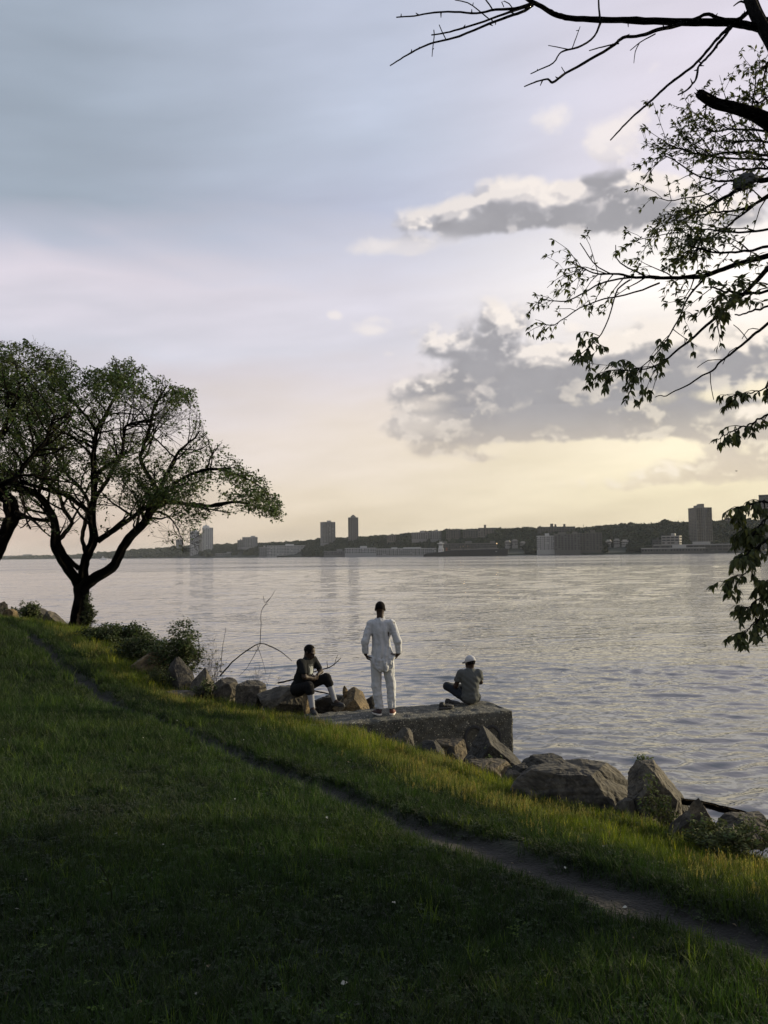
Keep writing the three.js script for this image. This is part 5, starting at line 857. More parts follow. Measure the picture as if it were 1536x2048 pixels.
// ---------- the standing man ----------
{
  const foot = P(765, 1430, 13.32); foot.y = BLOCK_Y + 0.004;
  const m = thing('person', 'standing person seen from behind in a long white tunic and white trousers', 'person', foot);
  const S = { pel: [0.0, 0.93, 0], ch: [-0.01, 1.3, 0.02], nk: [-0.018, 1.53, 0.015], hd: [-0.016, 1.705, -0.01], sl: [-0.175, 1.465, 0.02], sr: [0.168, 1.465, 0.02], el: [-0.268, 1.19, 0.075], er: [0.260, 1.19, 0.075], wl: [-0.262, 0.985, 0.045], wr: [0.272, 0.985, 0.045], hl: [-0.085, 0.9, 0], hr: [0.095, 0.9, 0], kl: [-0.095, 0.47, 0.0], kr: [0.14, 0.47, -0.01], al: [-0.045, 0.09, 0.02], ar: [0.152, 0.09, 0.01] };
  const body = netMesh(join([ell([0, 0.96, 0], [0.15, 0.14, 0.105]), ell([-0.008, 1.15, 0], [0.125, 0.17, 0.09]), ell([-0.01, 1.33, 0.01], [0.155, 0.18, 0.105]), cap(S.sl, S.sr, 0.055, 0.055), cap([-0.016, 1.44, 0.015], S.nk, 0.07, 0.054), cap(S.sl, S.el, 0.05, 0.038), cap(S.el, S.wl, 0.037, 0.024), cap(S.sr, S.er, 0.05, 0.038), cap(S.er, S.wr, 0.037, 0.024), cap(S.hl, S.kl, 0.08, 0.05), cap(S.kl, S.al, 0.05, 0.034), cap(S.hr, S.kr, 0.08, 0.05), cap(S.kr, S.ar, 0.05, 0.034), cap(S.al, [-0.075, 0.05, -0.1], 0.032, 0.028), cap(S.ar, [0.16, 0.05, -0.12], 0.032, 0.028)], 0.035), [-0.4, 0, -0.3], [0.4, 1.62, 0.3], 0.0125);
  const head = headGeo(S.hd, [0.08, -0.02, -1], 0, [-0.018, 1.5, 0.02]);
  mesh('body', mergeGeometries([body, head.geo, handGeo(S.wl, [0.35, -0.9, -0.15], [0.85, 0.3, -0.2], 0.75, 1), handGeo(S.wr, [-0.65, -0.75, 0.1], [-0.6, 0.55, -0.5], 0.8, -1)].map(onlyPos)), skinM, m);
  mesh('hair', netMesh((x, y, z) => { const [a, b, d] = head.inv(x, y, z); return Math.max(ell([0, 0.03, -0.016], [0.081, 0.096, 0.1])(a, b, d) + 0.0015 * N(x * 160, y * 160, z * 160), -(b + 0.035 + d * 0.4), d - 0.045); }, [-0.13, 1.6, -0.14], [0.1, 1.84, 0.12], 0.006), cloth([0.006, 0.005, 0.005]), m);
  const white = new THREE.MeshPhysicalMaterial({ color: rgb(0.47, 0.48, 0.495), roughness: 0.95, sheen: 0.3, transmission: 0.12, thickness: 0 });
  // tunic: gathered at the waist by both hands, its tail hanging behind
  const torso = join([ell([-0.01, 1.36, 0.012], [0.162, 0.17, 0.118]), cap([-0.145, 1.468, 0.015], [0.14, 1.468, 0.015], 0.064, 0.064), ell([-0.008, 1.16, 0.01], [0.146, 0.24, 0.12]), ell([0.005, 0.99, 0.02], [0.168, 0.15, 0.138]), ell([0.02, 0.835, 0.045], [0.17, 0.17, 0.122]), cap([-0.015, 1.5, 0.012], [-0.018, 1.545, 0.012], 0.078, 0.062)], 0.05);
  const armL = join([cap(S.sl, S.el, 0.066, 0.058), cap(S.el, [-0.264, 1.0, 0.048], 0.058, 0.05)], 0.03), armR = join([cap(S.sr, S.er, 0.066, 0.058), cap(S.er, [0.274, 1.0, 0.048], 0.058, 0.05)], 0.03);
  const gather = join([cap([-0.2, 0.94, 0.05], [-0.02, 0.89, 0.15], 0.03, 0.012), cap([0.2, 0.94, 0.06], [0.03, 0.885, 0.15], 0.032, 0.012), cap([0.17, 0.93, 0.1], [0.05, 0.72, 0.15], 0.02, 0.01), cap([-0.17, 0.93, 0.09], [-0.04, 0.70, 0.15], 0.02, 0.01)], 0.02);
  const fT = (x, y, z) => {
    const cuff = 1.0 + (x < 0 ? 0 : 0.0), b = join([torso, gather], 0.03)(x, y, z), hem = 0.70 + 0.05 * Math.abs(x - 0.02) / 0.15 + 0.03 * N(x * 9, 1, z * 7);
    let d = smin(Math.max(b, hem - y), Math.min(Math.max(armL(x, y, z), 0.995 - y), Math.max(armR(x, y, z), 0.995 - y)), 0.025);
    const tail = sstep(1.0, 0.85, y);
    d += fold(x, y, z, 17, (Math.abs(x) > 0.19 ? 0.006 : 0.011) + 0.006 * tail) + 0.009 * Math.sin(x * 62 + 3 * N(x * 4, y * 4, 1)) * sstep(1.46, 1.2, y) * (Math.abs(x) < 0.13 ? 1 : 0.2) * (z > 0 ? 1 : 0.4) + 0.008 * N(x * 9 + y * 24, y * 14 - x * 18, z * 9) * (0.5 + tail);
    d += 0.006 * N(x * 6, y * 30, z * 6) * (Math.abs(x) > 0.19 ? 1 : 0.15);
    return d;
  };
  mesh('tunic', netMesh(fT, [-0.38, 0.6, -0.22], [0.38, 1.62, 0.26], 0.008), white, m);
  const legs = join([ell([0.005, 0.9, 0.0], [0.172, 0.12, 0.125]), cap([-0.085, 0.86, 0], S.kl, 0.098, 0.076), cap(S.kl, [-0.05, 0.13, 0.015], 0.076, 0.064), cap([0.095, 0.86, 0], S.kr, 0.098, 0.074), cap(S.kr, [0.152, 0.13, 0.005], 0.074, 0.06)], 0.03);
  mesh('trousers', netMesh((x, y, z) => Math.max(legs(x, y, z) + fold(x, y, z, 20, 0.010) + 0.012 * N(x * 8, y * 26, z * 8) * sstep(0.7, 0.2, y) + 0.004 * N(x * 30, y * 22, z * 30), 0.105 - y + 0.01 * N(x * 20, 0, z * 20), y - 0.98), [-0.26, 0.06, -0.2], [0.3, 1.02, 0.22], 0.0095), white, m);
  for (const [x, z, a, l] of [[-0.036, 0.075, -0.42, 'left'], [0.15, 0.062, 0.1, 'right']]) { const s = shoe(m, 'shoe', l === 'left' ? [[0.03, 0.012, 0.012], [0.6, 0.56, 0.5], [0.05, 0.03, 0.03]] : [[0.11, 0.022, 0.012], [0.6, 0.56, 0.5], [0.1, 0.05, 0.03]]); s.position.set(x, 0, z); s.rotation.y = Math.PI - a; }
}
// ---------- the man in the white cap, sitting on the block ----------
{
  const seat = P(941, 1406, 14.22); seat.y = BLOCK_Y + 0.004;
  const m = thing('person', 'seated person in a grey t-shirt and white cap, one knee raised to the left', 'person', seat);
  const S = { nk: [0.0, 0.6, -0.01], hd: [0.005, 0.695, -0.035], sl: [-0.155, 0.525, 0.0], sr: [0.15, 0.52, -0.02], el: [-0.245, 0.30, -0.06], wl: [-0.235, 0.255, -0.27], er: [0.195, 0.35, -0.12], wr: [0.02, 0.27, -0.33], hl: [-0.08, 0.11, -0.03], hr: [0.09, 0.11, -0.03], kl: [-0.385, 0.27, -0.22], kr: [0.1, 0.13, -0.45], al: [0.0, 0.2, -0.4], ar: [0.09, -0.28, -0.47] };
  const body = netMesh(join([ell([0, 0.11, 0], [0.15, 0.11, 0.12]), ell([0.0, 0.26, 0.015], [0.125, 0.16, 0.095]), ell([-0.005, 0.43, 0.0], [0.15, 0.15, 0.1]), cap(S.sl, S.sr, 0.055, 0.055), cap([0, 0.5, 0], S.nk, 0.062, 0.052), cap(S.sl, S.el, 0.048, 0.037), cap(S.el, S.wl, 0.038, 0.025), cap(S.sr, S.er, 0.048, 0.037), cap(S.er, S.wr, 0.037, 0.025), cap(S.hl, S.kl, 0.08, 0.052), cap(S.kl, S.al, 0.05, 0.034), cap(S.hr, S.kr, 0.08, 0.052), cap(S.kr, S.ar, 0.05, 0.034), cap(S.al, [0.13, 0.2, -0.42], 0.033, 0.024), cap(S.ar, [0.1, -0.36, -0.58], 0.033, 0.024)], 0.035), [-0.5, -0.45, -0.68], [0.36, 0.66, 0.2], 0.0125);
  const head = headGeo(S.hd, [-0.55, -0.08, -0.83], 0, [0, 0.58, -0.005]);
  mesh('body', mergeGeometries([body, head.geo, handGeo(S.wl, [0.1, -0.35, -0.95], [0.2, -0.95, 0.2], 0.45, -1), handGeo(S.wr, [-0.9, -0.2, -0.3], [0, -1, 0.1], 0.4, 1)].map(onlyPos)), skinM, m);
  mesh('hair', netMesh((x, y, z) => { const [a, b, d] = head.inv(x, y, z); return Math.max(ell([0, 0.03, -0.016], [0.08, 0.095, 0.1])(a, b, d), -(b + 0.05 + d * 0.35), d - 0.03); }, [-0.13, 0.58, -0.18], [0.13, 0.83, 0.11], 0.0065), cloth([0.006, 0.005, 0.005]), m);
  const cap_ = (x, y, z) => { const [a, b, d] = head.inv(x, y, z); const dome = Math.max(ell([0, 0.034, -0.014], [0.088, 0.098, 0.106])(a, b, d), -(b - 0.012 + 0.25 * d)), gap = ell([0, 0.015, -0.115], [0.034, 0.026, 0.05])(a, b, d); return Math.max(dome, -gap) + 0.0012 * Math.sin(Math.atan2(a, d) * 6) * (b > 0.1 ? 0 : 1); };
  const capM = std([0.40, 0.40, 0.41], { roughness: 0.9 }), c = mesh('cap', netMesh(cap_, [-0.14, 0.6, -0.19], [0.15, 0.86, 0.12], 0.0055), capM, m);
  mesh('brim', netMesh((x, y, z) => { const [a, b, d] = head.inv(x, y, z); return Math.max(ell([0, 0.02, 0.08], [0.078, 0.6, 0.10])(a, b, d) * 1, Math.abs(b - 0.03 + 6 * a * a + (d - 0.08) * 0.25) - 0.0045, 0.05 - d); }, [-0.28, 0.62, -0.3], [0.14, 0.82, 0.0], 0.0055), std([0.05, 0.05, 0.06]), c);
  // spectacles
  const gl = new Tubes(), hp = (a, b, d) => { const q = head.T(a, b, d); return V3(...q); };
  for (const s of [-1, 1]) { const ring = []; for (let k = 0; k <= 12; k++) { const w = k / 12 * 6.283; ring.push(hp(s * 0.033 + 0.021 * Math.cos(w), 0.0 + 0.016 * Math.sin(w), 0.106)); } gl.add(ring, ring.map(() => 0.0022), 5); gl.add([hp(s * 0.054, 0.004, 0.105), hp(s * 0.079, 0.004, 0.05), hp(s * 0.087, 0.0, -0.02)], [0.0022, 0.0022, 0.002], 5); } gl.add([hp(-0.012, 0.004, 0.107), hp(0.012, 0.004, 0.107)], [0.002, 0.002], 5);
  mesh('glasses', gl.build(), std([0.4, 0.4, 0.4], { roughness: 0.3, metalness: 0.6 }), m);
  const torso = join([ell([0, 0.12, 0.005], [0.158, 0.13, 0.142]), ell([0.0, 0.27, 0.015], [0.145, 0.18, 0.122]), ell([-0.003, 0.42, 0.005], [0.168, 0.15, 0.122]), cap([-0.13, 0.513, -0.003], [0.125, 0.51, -0.015], 0.07, 0.07), cap([0, 0.54, -0.002], [0, 0.575, -0.006], 0.072, 0.062)], 0.05);
  const sl = cap(S.sl, [-0.215, 0.385, -0.035], 0.07, 0.064), sr = cap(S.sr, [0.178, 0.4, -0.085], 0.07, 0.064);
  mesh('t_shirt', netMesh((x, y, z) => { const b = Math.max(torso(x, y, z), 0.015 - y); let d = smin(b, Math.min(Math.max(sl(x, y, z), 0.375 - y), Math.max(sr(x, y, z), 0.39 - y)), 0.03); return d + fold(x + y * 0.35, y, z, 15, 0.006) + 0.007 * N(x * 8, y * 26, z * 6) * sstep(0.35, 0.1, y) + 0.004 * Math.sin((y * 0.75 + x * 0.66) * 75) * sstep(0.2, 0.3, y) * sstep(0.5, 0.42, y); }, [-0.32, -0.02, -0.2], [0.3, 0.66, 0.2], 0.0095), cloth([0.082, 0.087, 0.084]), m);
  const legs = join([ell([0, 0.1, -0.01], [0.155, 0.1, 0.125]), cap(S.hl, S.kl, 0.094, 0.068), cap(S.kl, [-0.06, 0.215, -0.375], 0.066, 0.052), cap(S.hr, S.kr, 0.094, 0.068), cap(S.kr, [0.092, -0.22, -0.468], 0.066, 0.052)], 0.03);
  mesh('trousers', netMesh((x, y, z) => legs(x, y, z) + fold(x, y, z, 18, 0.005), [-0.5, -0.32, -0.6], [0.24, 0.4, 0.2], 0.0105), cloth([0.022, 0.026, 0.032]), m);
}
{ // the shoes he took off
  const q = P(893, 1419, 13.72), q2 = P(904, 1411, 14.05);
  [[q, 1.95, 'black trainer with white stripes on the block, nearer of the pair'], [q2, 1.7, 'black trainer lying behind the other one on the block']].forEach(([p, a, l]) => {
    const s = shoe(scene, 'trainer', [[0.012, 0.012, 0.013], [0.05, 0.05, 0.05], [0.5, 0.5, 0.5]], { open: true, stripes: true }); s.position.set(p.x - 0.12, BLOCK_Y + 0.012, p.z); s.rotation.y = a; tag(s, l, 'shoe', 'pair of trainers on the block');
  });
}
// ---------- the man in white socks, sitting on the rocks at the left ----------
{
  const o = P(601.5, 1393, 14.0), m = thing('person', 'seated person in dark t-shirt, dark shorts and white socks on the rocks', 'person', V3(o.x, o.y, o.z));
  const S = { nk: [0.118, 0.65, 0], hd: [0.158, 0.745, 0.01], sr: [0.02, 0.585, 0.165], sl: [0.2, 0.595, -0.15], er: [0.095, 0.365, 0.27], wr: [0.235, 0.325, 0.16], el: [0.335, 0.40, -0.12], wl: [0.27, 0.345, 0.06], hr: [-0.06, 0.13, 0.085], hl: [0.01, 0.13, -0.075], kr: [0.185, 0.235, 0.40], kl: [0.45, 0.30, -0.04], ar: [0.235, -0.125, 0.42], al: [0.575, -0.085, -0.03] };
  const body = netMesh(join([ell([-0.03, 0.13, 0], [0.13, 0.12, 0.14], -0.5), ell([0.02, 0.28, 0], [0.1, 0.17, 0.13], -0.5), ell([0.085, 0.46, 0.01], [0.105, 0.17, 0.15], -0.5), cap(S.sl, S.sr, 0.058, 0.058), cap([0.105, 0.56, 0.005], S.nk, 0.065, 0.054), cap(S.sr, S.er, 0.05, 0.038), cap(S.er, S.wr, 0.038, 0.026), cap(S.sl, S.el, 0.05, 0.038), cap(S.el, S.wl, 0.038, 0.026), cap(S.hr, S.kr, 0.085, 0.054), cap(S.kr, S.ar, 0.052, 0.034), cap(S.hl, S.kl, 0.085, 0.054), cap(S.kl, S.al, 0.052, 0.034), cap(S.ar, [0.27, -0.165, 0.53], 0.033, 0.026), cap(S.al, [0.67, -0.13, 0.04], 0.033, 0.026)], 0.035), [-0.25, -0.26, -0.35], [0.75, 0.72, 0.62], 0.0125);
  const head = headGeo(S.hd, [0.84, -0.38, 0.4], 0, [0.108, 0.62, 0]);
  mesh('body', mergeGeometries([body, head.geo, handGeo(S.wr, [0.75, 0.05, -0.65], [-0.3, 0.3, -0.8], 0.7, -1), handGeo(S.wl, [-0.35, -0.1, 0.95], [-0.5, 0.5, -0.2], 0.7, 1)].map(onlyPos)), skinM, m);
  mesh('hair', netMesh((x, y, z) => { const [a, b, d] = head.inv(x, y, z); return Math.max(ell([0, 0.032, -0.016], [0.083, 0.097, 0.102])(a, b, d) + 0.002 * N(x * 150, y * 150, z * 150), -(b + 0.04 + d * 0.4), d - 0.05); }, [0.0, 0.6, -0.14], [0.32, 0.92, 0.16], 0.0065), cloth([0.006, 0.005, 0.005]), m);
  const torso = join([ell([-0.025, 0.16, 0], [0.145, 0.12, 0.155], -0.5), ell([0.02, 0.29, 0], [0.13, 0.17, 0.152], -0.5), ell([0.08, 0.45, 0.01], [0.128, 0.16, 0.168], -0.5), cap([0.04, 0.57, 0.13], [0.18, 0.575, -0.12], 0.074, 0.074), cap([0.105, 0.6, 0.003], [0.112, 0.625, 0], 0.075, 0.064)], 0.05);
  const sr = cap(S.sr, [0.072, 0.43, 0.24], 0.075, 0.068), sl = cap(S.sl, [0.29, 0.46, -0.132], 0.075, 0.066);
  mesh('t_shirt', netMesh((x, y, z) => smin(Math.max(torso(x, y, z), 0.1 - y), Math.min(Math.max(sr(x, y, z), 0.42 - y), Math.max(sl(x, y, z), 0.45 - y)), 0.03) + fold(x, y, z, 15, 0.006) + 0.008 * N(x * 7, y * 24, z * 7) * sstep(0.4, 0.2, y), [-0.22, 0.05, -0.32], [0.42, 0.72, 0.36], 0.0095), cloth([0.011, 0.012, 0.013]), m);
  { // pale print on the chest
    const tx = new THREE.PlaneGeometry(0.16, 0.2, 14, 14), p = tx.attributes.position, f = V3(0.87, 0, 0.5), r = V3(-0.5, 0, 0.87), q = V3();
    const fs = (x, y, z) => torso(x, y, z) + fold(x, y, z, 15, 0.006) + 0.008 * N(x * 7, y * 24, z * 7) * sstep(0.4, 0.2, y);
    for (let i = 0; i < p.count; i++) { const a = p.getX(i), b = p.getY(i) + 0.45; q.set(0.08, b, 0).addScaledVector(r, a).addScaledVector(f, 0.32); let k = 0; while (fs(q.x, q.y, q.z) > 0.003 && k++ < 400) q.addScaledVector(f, -0.001); p.setXYZ(i, q.x, q.y, q.z); }
    tx.computeVertexNormals();
    const cv = document.createElement('canvas'); cv.width = cv.height = 128; const c = cv.getContext('2d'), R = rng(8); c.fillStyle = '#26292b'; c.fillRect(0, 0, 128, 128); c.strokeStyle = '#b9bcb8'; c.lineCap = 'round';
    for (let k = 0; k < 5; k++) { c.lineWidth = 5 + R() * 4; c.beginPath(); c.moveTo(26 + k * 18, 20 + R() * 14); c.quadraticCurveTo(36 + k * 14, 60, 40 + k * 11, 96 + R() * 12); c.stroke(); } c.fillStyle = 'rgba(170,175,172,0.75)'; c.beginPath(); c.ellipse(64, 92, 34, 22, 0, 0, 7); c.fill();
    const t = new THREE.CanvasTexture(cv); t.colorSpace = THREE.SRGBColorSpace; mesh('chest_print', tx, std([1, 1, 1], { map: t, roughness: 0.95 }), m);
  }
  const legs = join([ell([-0.03, 0.12, 0], [0.145, 0.115, 0.16], -0.5), cap(S.hr, [0.175, 0.23, 0.385], 0.1, 0.078), cap([0.17, 0.225, 0.38], [0.195, 0.15, 0.41], 0.078, 0.074), cap(S.hl, [0.43, 0.30, -0.045], 0.1, 0.078), cap([0.43, 0.295, -0.045], [0.48, 0.2, -0.04], 0.078, 0.074)], 0.03);
  mesh('shorts', netMesh((x, y, z) => legs(x, y, z) + fold(x, y, z, 16, 0.006), [-0.26, -0.05, -0.3], [0.6, 0.45, 0.55], 0.0105), cloth([0.008, 0.008, 0.009]), m);
  const sockM = cloth([0.27, 0.28, 0.31]);
  for (const [k, a, l] of [[S.kr, S.ar, 'near'], [S.kl, S.al, 'far']]) {
    const top = [0, 1, 2].map((i) => lerp(k[i], a[i], 0.36)), f = cap(top, a, 0.057, 0.043), dir = V3(...a).sub(V3(...k)).normalize(), t0 = V3(...top), [lo, hi] = boundsOf([top, a], 0.09);
    mesh('sock', netMesh((x, y, z) => Math.max(f(x, y, z), -((x - t0.x) * dir.x + (y - t0.y) * dir.y + (z - t0.z) * dir.z)) + 0.002 * N(x * 20, y * 60, z * 20), lo, hi, 0.008), sockM, m);
    const s = shoe(m, 'shoe', [[0.014, 0.014, 0.015], [0.03, 0.03, 0.03], [0.05, 0.05, 0.05]]); s.position.set(a[0] - (l === 'near' ? 0.02 : 0.05), a[1] - 0.085, a[2] - 0.045); s.rotation.y = l === 'near' ? 0.35 : 0.95;
  }
}

// ---------- shrubs, weeds, driftwood ----------
function shrub(name, label, category, px, py, d, o) {
  // stems fan out from the foot; leaves fill the lumpy crown box given in photograph pixels
  const R = rng(o.seed), c = P(px, py, d), k = d / F, root = V3(c.x, o.foot ?? Math.max(groundH(c.x, c.z), 0) - 0.03, c.z), t = thing(name, label, category, root);
  const tube = new Tubes(), twigs = new Tubes(), leaves = [], H = o.top ? P(px, o.top, d).y - root.y : o.h;
  for (let s = 0; s < o.stems; s++) {
    const a = R() * 6.283, sp = o.spread * Math.sqrt(R()), hh = H * (0.62 + 0.4 * R()) * (1 - 0.35 * (sp / Math.max(o.spread, 0.01)) ** 2), e = V3(Math.cos(a) * sp * (o.wide ?? 1) + (o.lean ?? 0) * hh, hh, Math.sin(a) * sp * 0.6), p0 = V3(e.x * 0.18 + (R() - 0.5) * o.spread * 0.5, 0, e.z * 0.18), m = p0.clone().lerp(e, 0.5); m.x += (R() - 0.5) * 0.12; m.y += 0.05;
    p0.r = o.r; m.r = o.r * 0.7; e.r = o.r * 0.25; const [q, r] = smooth([p0, m, e], 0.06); tube.add(q, r, 5);
    sprout(q, r, 0, { R, tubes: twigs, levels: o.levels ?? 2, leafLevel: 0, density: o.density ?? [9, 8], from: [0.15, 0.2], angle: [0.5, 0.8], flat: 0.9, up: [0.25, 0.1], rmax: [o.r * 0.5, o.r * 0.3], rmin: 0.0012, len: o.len ?? [0.3, 0.16], step: [0.07, 0.06], wiggle: 0.5, bend: [0.1, 0],
      leaf: (p) => { if (R() < o.leafy) { const b = 0.6 + 0.8 * R(); leaves.push([p, yaw(R), 0.7 + 0.6 * R(), rgb(b * (0.85 + 0.4 * R()), b, b * 0.9)]); } } });
  }
  mesh('stem', tube.build(), o.stemM ?? twigM, t, 'stuff'); if (twigs.i.length) mesh('twigs', twigs.build(), o.stemM ?? twigM, t, 'stuff');
  if (leaves.length) scatter('foliage', spray(o.seed, 4, o.leaf), leafMat(o.color, 0.4), leaves, t);
  return t;
}
const shrubGreen = [0.040, 0.062, 0.02];
shrub('bush', 'dense dark bush spreading right from the foot of the forked tree', 'bush', 222, 1290, 19.6, { seed: 301, top: 1258, stems: 46, spread: 0.75, r: 0.008, leafy: 0.75, leaf: 0.06, color: shrubGreen });
shrub('bush', 'low dark bush between the tree-foot bush and the leafy sapling', 'bush', 292, 1310, 17.6, { seed: 305, top: 1274, stems: 42, spread: 0.6, r: 0.008, leafy: 0.75, leaf: 0.055, color: shrubGreen });
shrub('bush', 'leafy thicket around the foot of the sapling behind the rocks', 'bush', 345, 1332, 16.4, { seed: 309, top: 1286, stems: 36, spread: 0.55, r: 0.008, leafy: 0.7, leaf: 0.05, color: shrubGreen });
shrub('sapling', 'slender leafy sapling rising above the bushes right of the forked tree', 'sapling', 366, 1330, 16.0, { seed: 313, top: 1234, stems: 14, spread: 0.28, r: 0.009, leafy: 0.7, leaf: 0.052, color: [0.05, 0.075, 0.024], len: [0.28, 0.14] });
const dryM = std([0.11, 0.09, 0.07], { roughness: 0.95 });
shrub('dry_bush', 'tangle of bare tan twigs right of the leafy sapling', 'dry bush', 418, 1352, 15.3, { seed: 317, top: 1280, stems: 24, spread: 0.42, r: 0.004, leafy: 0.04, leaf: 0.03, color: [0.09, 0.09, 0.04], stemM: dryM, density: [7, 6], len: [0.32, 0.16] });
shrub('dry_bush', 'fan of bare thin twigs behind the grey blocky rocks', 'dry bush', 505, 1362, 14.9, { seed: 321, top: 1306, stems: 14, spread: 0.4, r: 0.0032, leafy: 0.02, leaf: 0.03, color: [0.09, 0.09, 0.04], stemM: dryM, density: [5, 4], lean: 0.25, len: [0.3, 0.15] });
shrub('ivy', 'ivy climbing the right side of the forked tree\'s trunk', 'ivy', 178, 1262, 23.6, { seed: 325, top: 1192, stems: 14, spread: 0.1, r: 0.006, leafy: 0.95, leaf: 0.055, color: [0.05, 0.07, 0.022], len: [0.16, 0.1], density: [10, 6] });
shrub('weeds', 'pale green weeds over the rocks at the far left', 'weeds', 48, 1240, 27.6, { seed: 329, top: 1203, stems: 26, spread: 0.5, r: 0.006, leafy: 0.7, leaf: 0.07, color: [0.07, 0.095, 0.035] });
shrub('trailing_plant', 'leaves trailing over the narrow rock beside the sapling', 'plant', 412, 1402, 14.35, { seed: 333, top: 1358, stems: 16, spread: 0.2, r: 0.004, leafy: 0.8, leaf: 0.035, color: [0.055, 0.075, 0.025], len: [0.14, 0.08] });
shrub('trailing_plant', 'small leafy weeds in front of the dark rounded rock', 'plant', 322, 1372, 15.0, { seed: 335, top: 1336, stems: 16, spread: 0.24, r: 0.004, leafy: 0.7, leaf: 0.035, color: [0.055, 0.075, 0.025], len: [0.14, 0.08] });
shrub('seedling', 'tiny light green seedling on top beside the tall pointed boulder', 'seedling', 1280, 1541, 8.35, { seed: 337, foot: P(1280, 1545, 8.35).y, top: 1509, stems: 4, spread: 0.07, r: 0.0025, leafy: 0.95, leaf: 0.03, color: [0.10, 0.135, 0.045], len: [0.08, 0.05], density: [14, 8] });
shrub('weed_plant', 'leggy weed growing up the face of the tall pointed boulder', 'weed', 1312, 1648, 7.65, { seed: 341, top: 1556, stems: 8, spread: 0.13, r: 0.0035, leafy: 0.75, leaf: 0.034, color: [0.055, 0.078, 0.026], len: [0.12, 0.07], density: [13, 8] });
shrub('weed_plant', 'broad leafy weeds at the right edge of the grass crest', 'weed', 1490, 1712, 6.35, { seed: 345, top: 1650, stems: 34, spread: 0.26, r: 0.003, leafy: 0.75, leaf: 0.034, color: [0.07, 0.095, 0.03], len: [0.11, 0.07], density: [12, 8], wide: 1.4 });
shrub('weed_plant', 'weeds at the foot of the ridge-backed brown rock', 'weed', 1412, 1690, 6.6, { seed: 349, top: 1644, stems: 18, spread: 0.18, r: 0.003, leafy: 0.7, leaf: 0.03, color: [0.07, 0.095, 0.03], len: [0.1, 0.06], density: [12, 8] });
shrub('weed_plant', 'grassy weeds in front of the wedge rock', 'weed', 985, 1555, 9.9, { seed: 353, top: 1500, stems: 10, spread: 0.22, r: 0.0022, leafy: 0.25, leaf: 0.025, color: [0.09, 0.11, 0.04], len: [0.1, 0.06], density: [6, 4] });
function stick(name, label, category, lists, mat, grav = 0.08) {
  const first = P(...lists[0][0].slice(0, 2), lists[0][0][3]), t = thing(name, label, category, first), R = rng(lists.length * 7 + 3);
  lists.forEach((l, i) => { const tube = new Tubes(), pts = l.map(([x, y, r, d]) => { const p = P(x, y, d); const q = p.clone().sub(first); q.r = r / F * d; return q; }), [c, r] = smooth(pts, 0.05); for (let k = 1; k < c.length; k++) { c[k].x += 0.008 * N(k * 0.5, i, 1); c[k].y += 0.008 * N(k * 0.5, i, 5); } tube.add(c, r, 6, 0.12); mesh(i ? 'twig' : 'stem', tube.build(), mat, t); });
  return t;
}
stick('arching_branch', 'bare branch arching over the rocks with one thin upright shoot', 'branch', [
  [[440, 1352, 1.5, 15], [467, 1322, 1.2, 15], [500, 1297, 1.1, 15], [521, 1287, .9, 15], [542, 1293, 1.1, 15], [565, 1306, .8, 15], [584, 1322, .5, 15]],
  [[520, 1288, .7, 15], [522, 1252, .6, 15], [523, 1222, .5, 15], [532, 1207, .45, 15], [540, 1197, .4, 15], [551, 1180, .3, 15]],
  [[521, 1287, .6, 15], [506, 1315, .5, 15], [492, 1338, .4, 15], [478, 1352, .3, 15]], [[514, 1290, .5, 15], [524, 1318, .4, 15], [532, 1348, .3, 15]], [[541, 1196, .5, 15], [530, 1205, .5, 15], [526, 1192, .4, 15]], [[523, 1222, .5, 15], [528, 1212, .4, 15], [536, 1208, .4, 15]],
  [[440, 1345, .6, 15.2], [446, 1290, .5, 15.2], [452, 1255, .3, 15.2]], [[395, 1330, .9, 15.4], [398, 1290, .7, 15.4], [394, 1262, .4, 15.4]],
], twigM);
stick('driftwood_stick', 'thin grey stick poking out behind the man in white socks', 'stick', [[[556, 1366, 1.6, 14.9], [575, 1362, 1.5, 14.8], [592, 1357, 1.4, 14.7], [630, 1343, 1.2, 14.6], [662, 1333, 1, 14.6], [682, 1316, .6, 14.6]], [[655, 1335, .7, 14.6], [654, 1322, .5, 14.6]], [[668, 1331, .7, 14.6], [672, 1318, .5, 14.6], [676, 1309, .4, 14.6]]], twigM);
stick('driftwood_stick', 'thin pole lying across behind the seated man\'s shins', 'stick', [[[626, 1381, 1.4, 14.9], [640, 1384, 1.4, 14.9], [662, 1389, 1.2, 14.9]]], twigM);
stick('driftwood_log', 'long dark driftwood log lying behind the rocks at the right', 'log', [[[1340, 1600, 6, 8.6], [1400, 1608, 7, 8.4], [1450, 1619, 7, 8.3], [1500, 1632, 6, 8.2], [1540, 1646, 5, 8.1]]], std([0.045, 0.04, 0.035], { bumpMap: barkBump, bumpScale: 0.03 }));
stick('driftwood_stick', 'weathered chunk of driftwood under the tall pointed boulder', 'driftwood', [[[1244, 1632, 4, 7.7], [1262, 1640, 5.5, 7.65], [1286, 1654, 4, 7.6]], [[1226, 1622, 2, 7.75], [1250, 1636, 2.4, 7.7]]], std([0.12, 0.105, 0.09], { bumpMap: barkBump, bumpScale: 0.02 }));
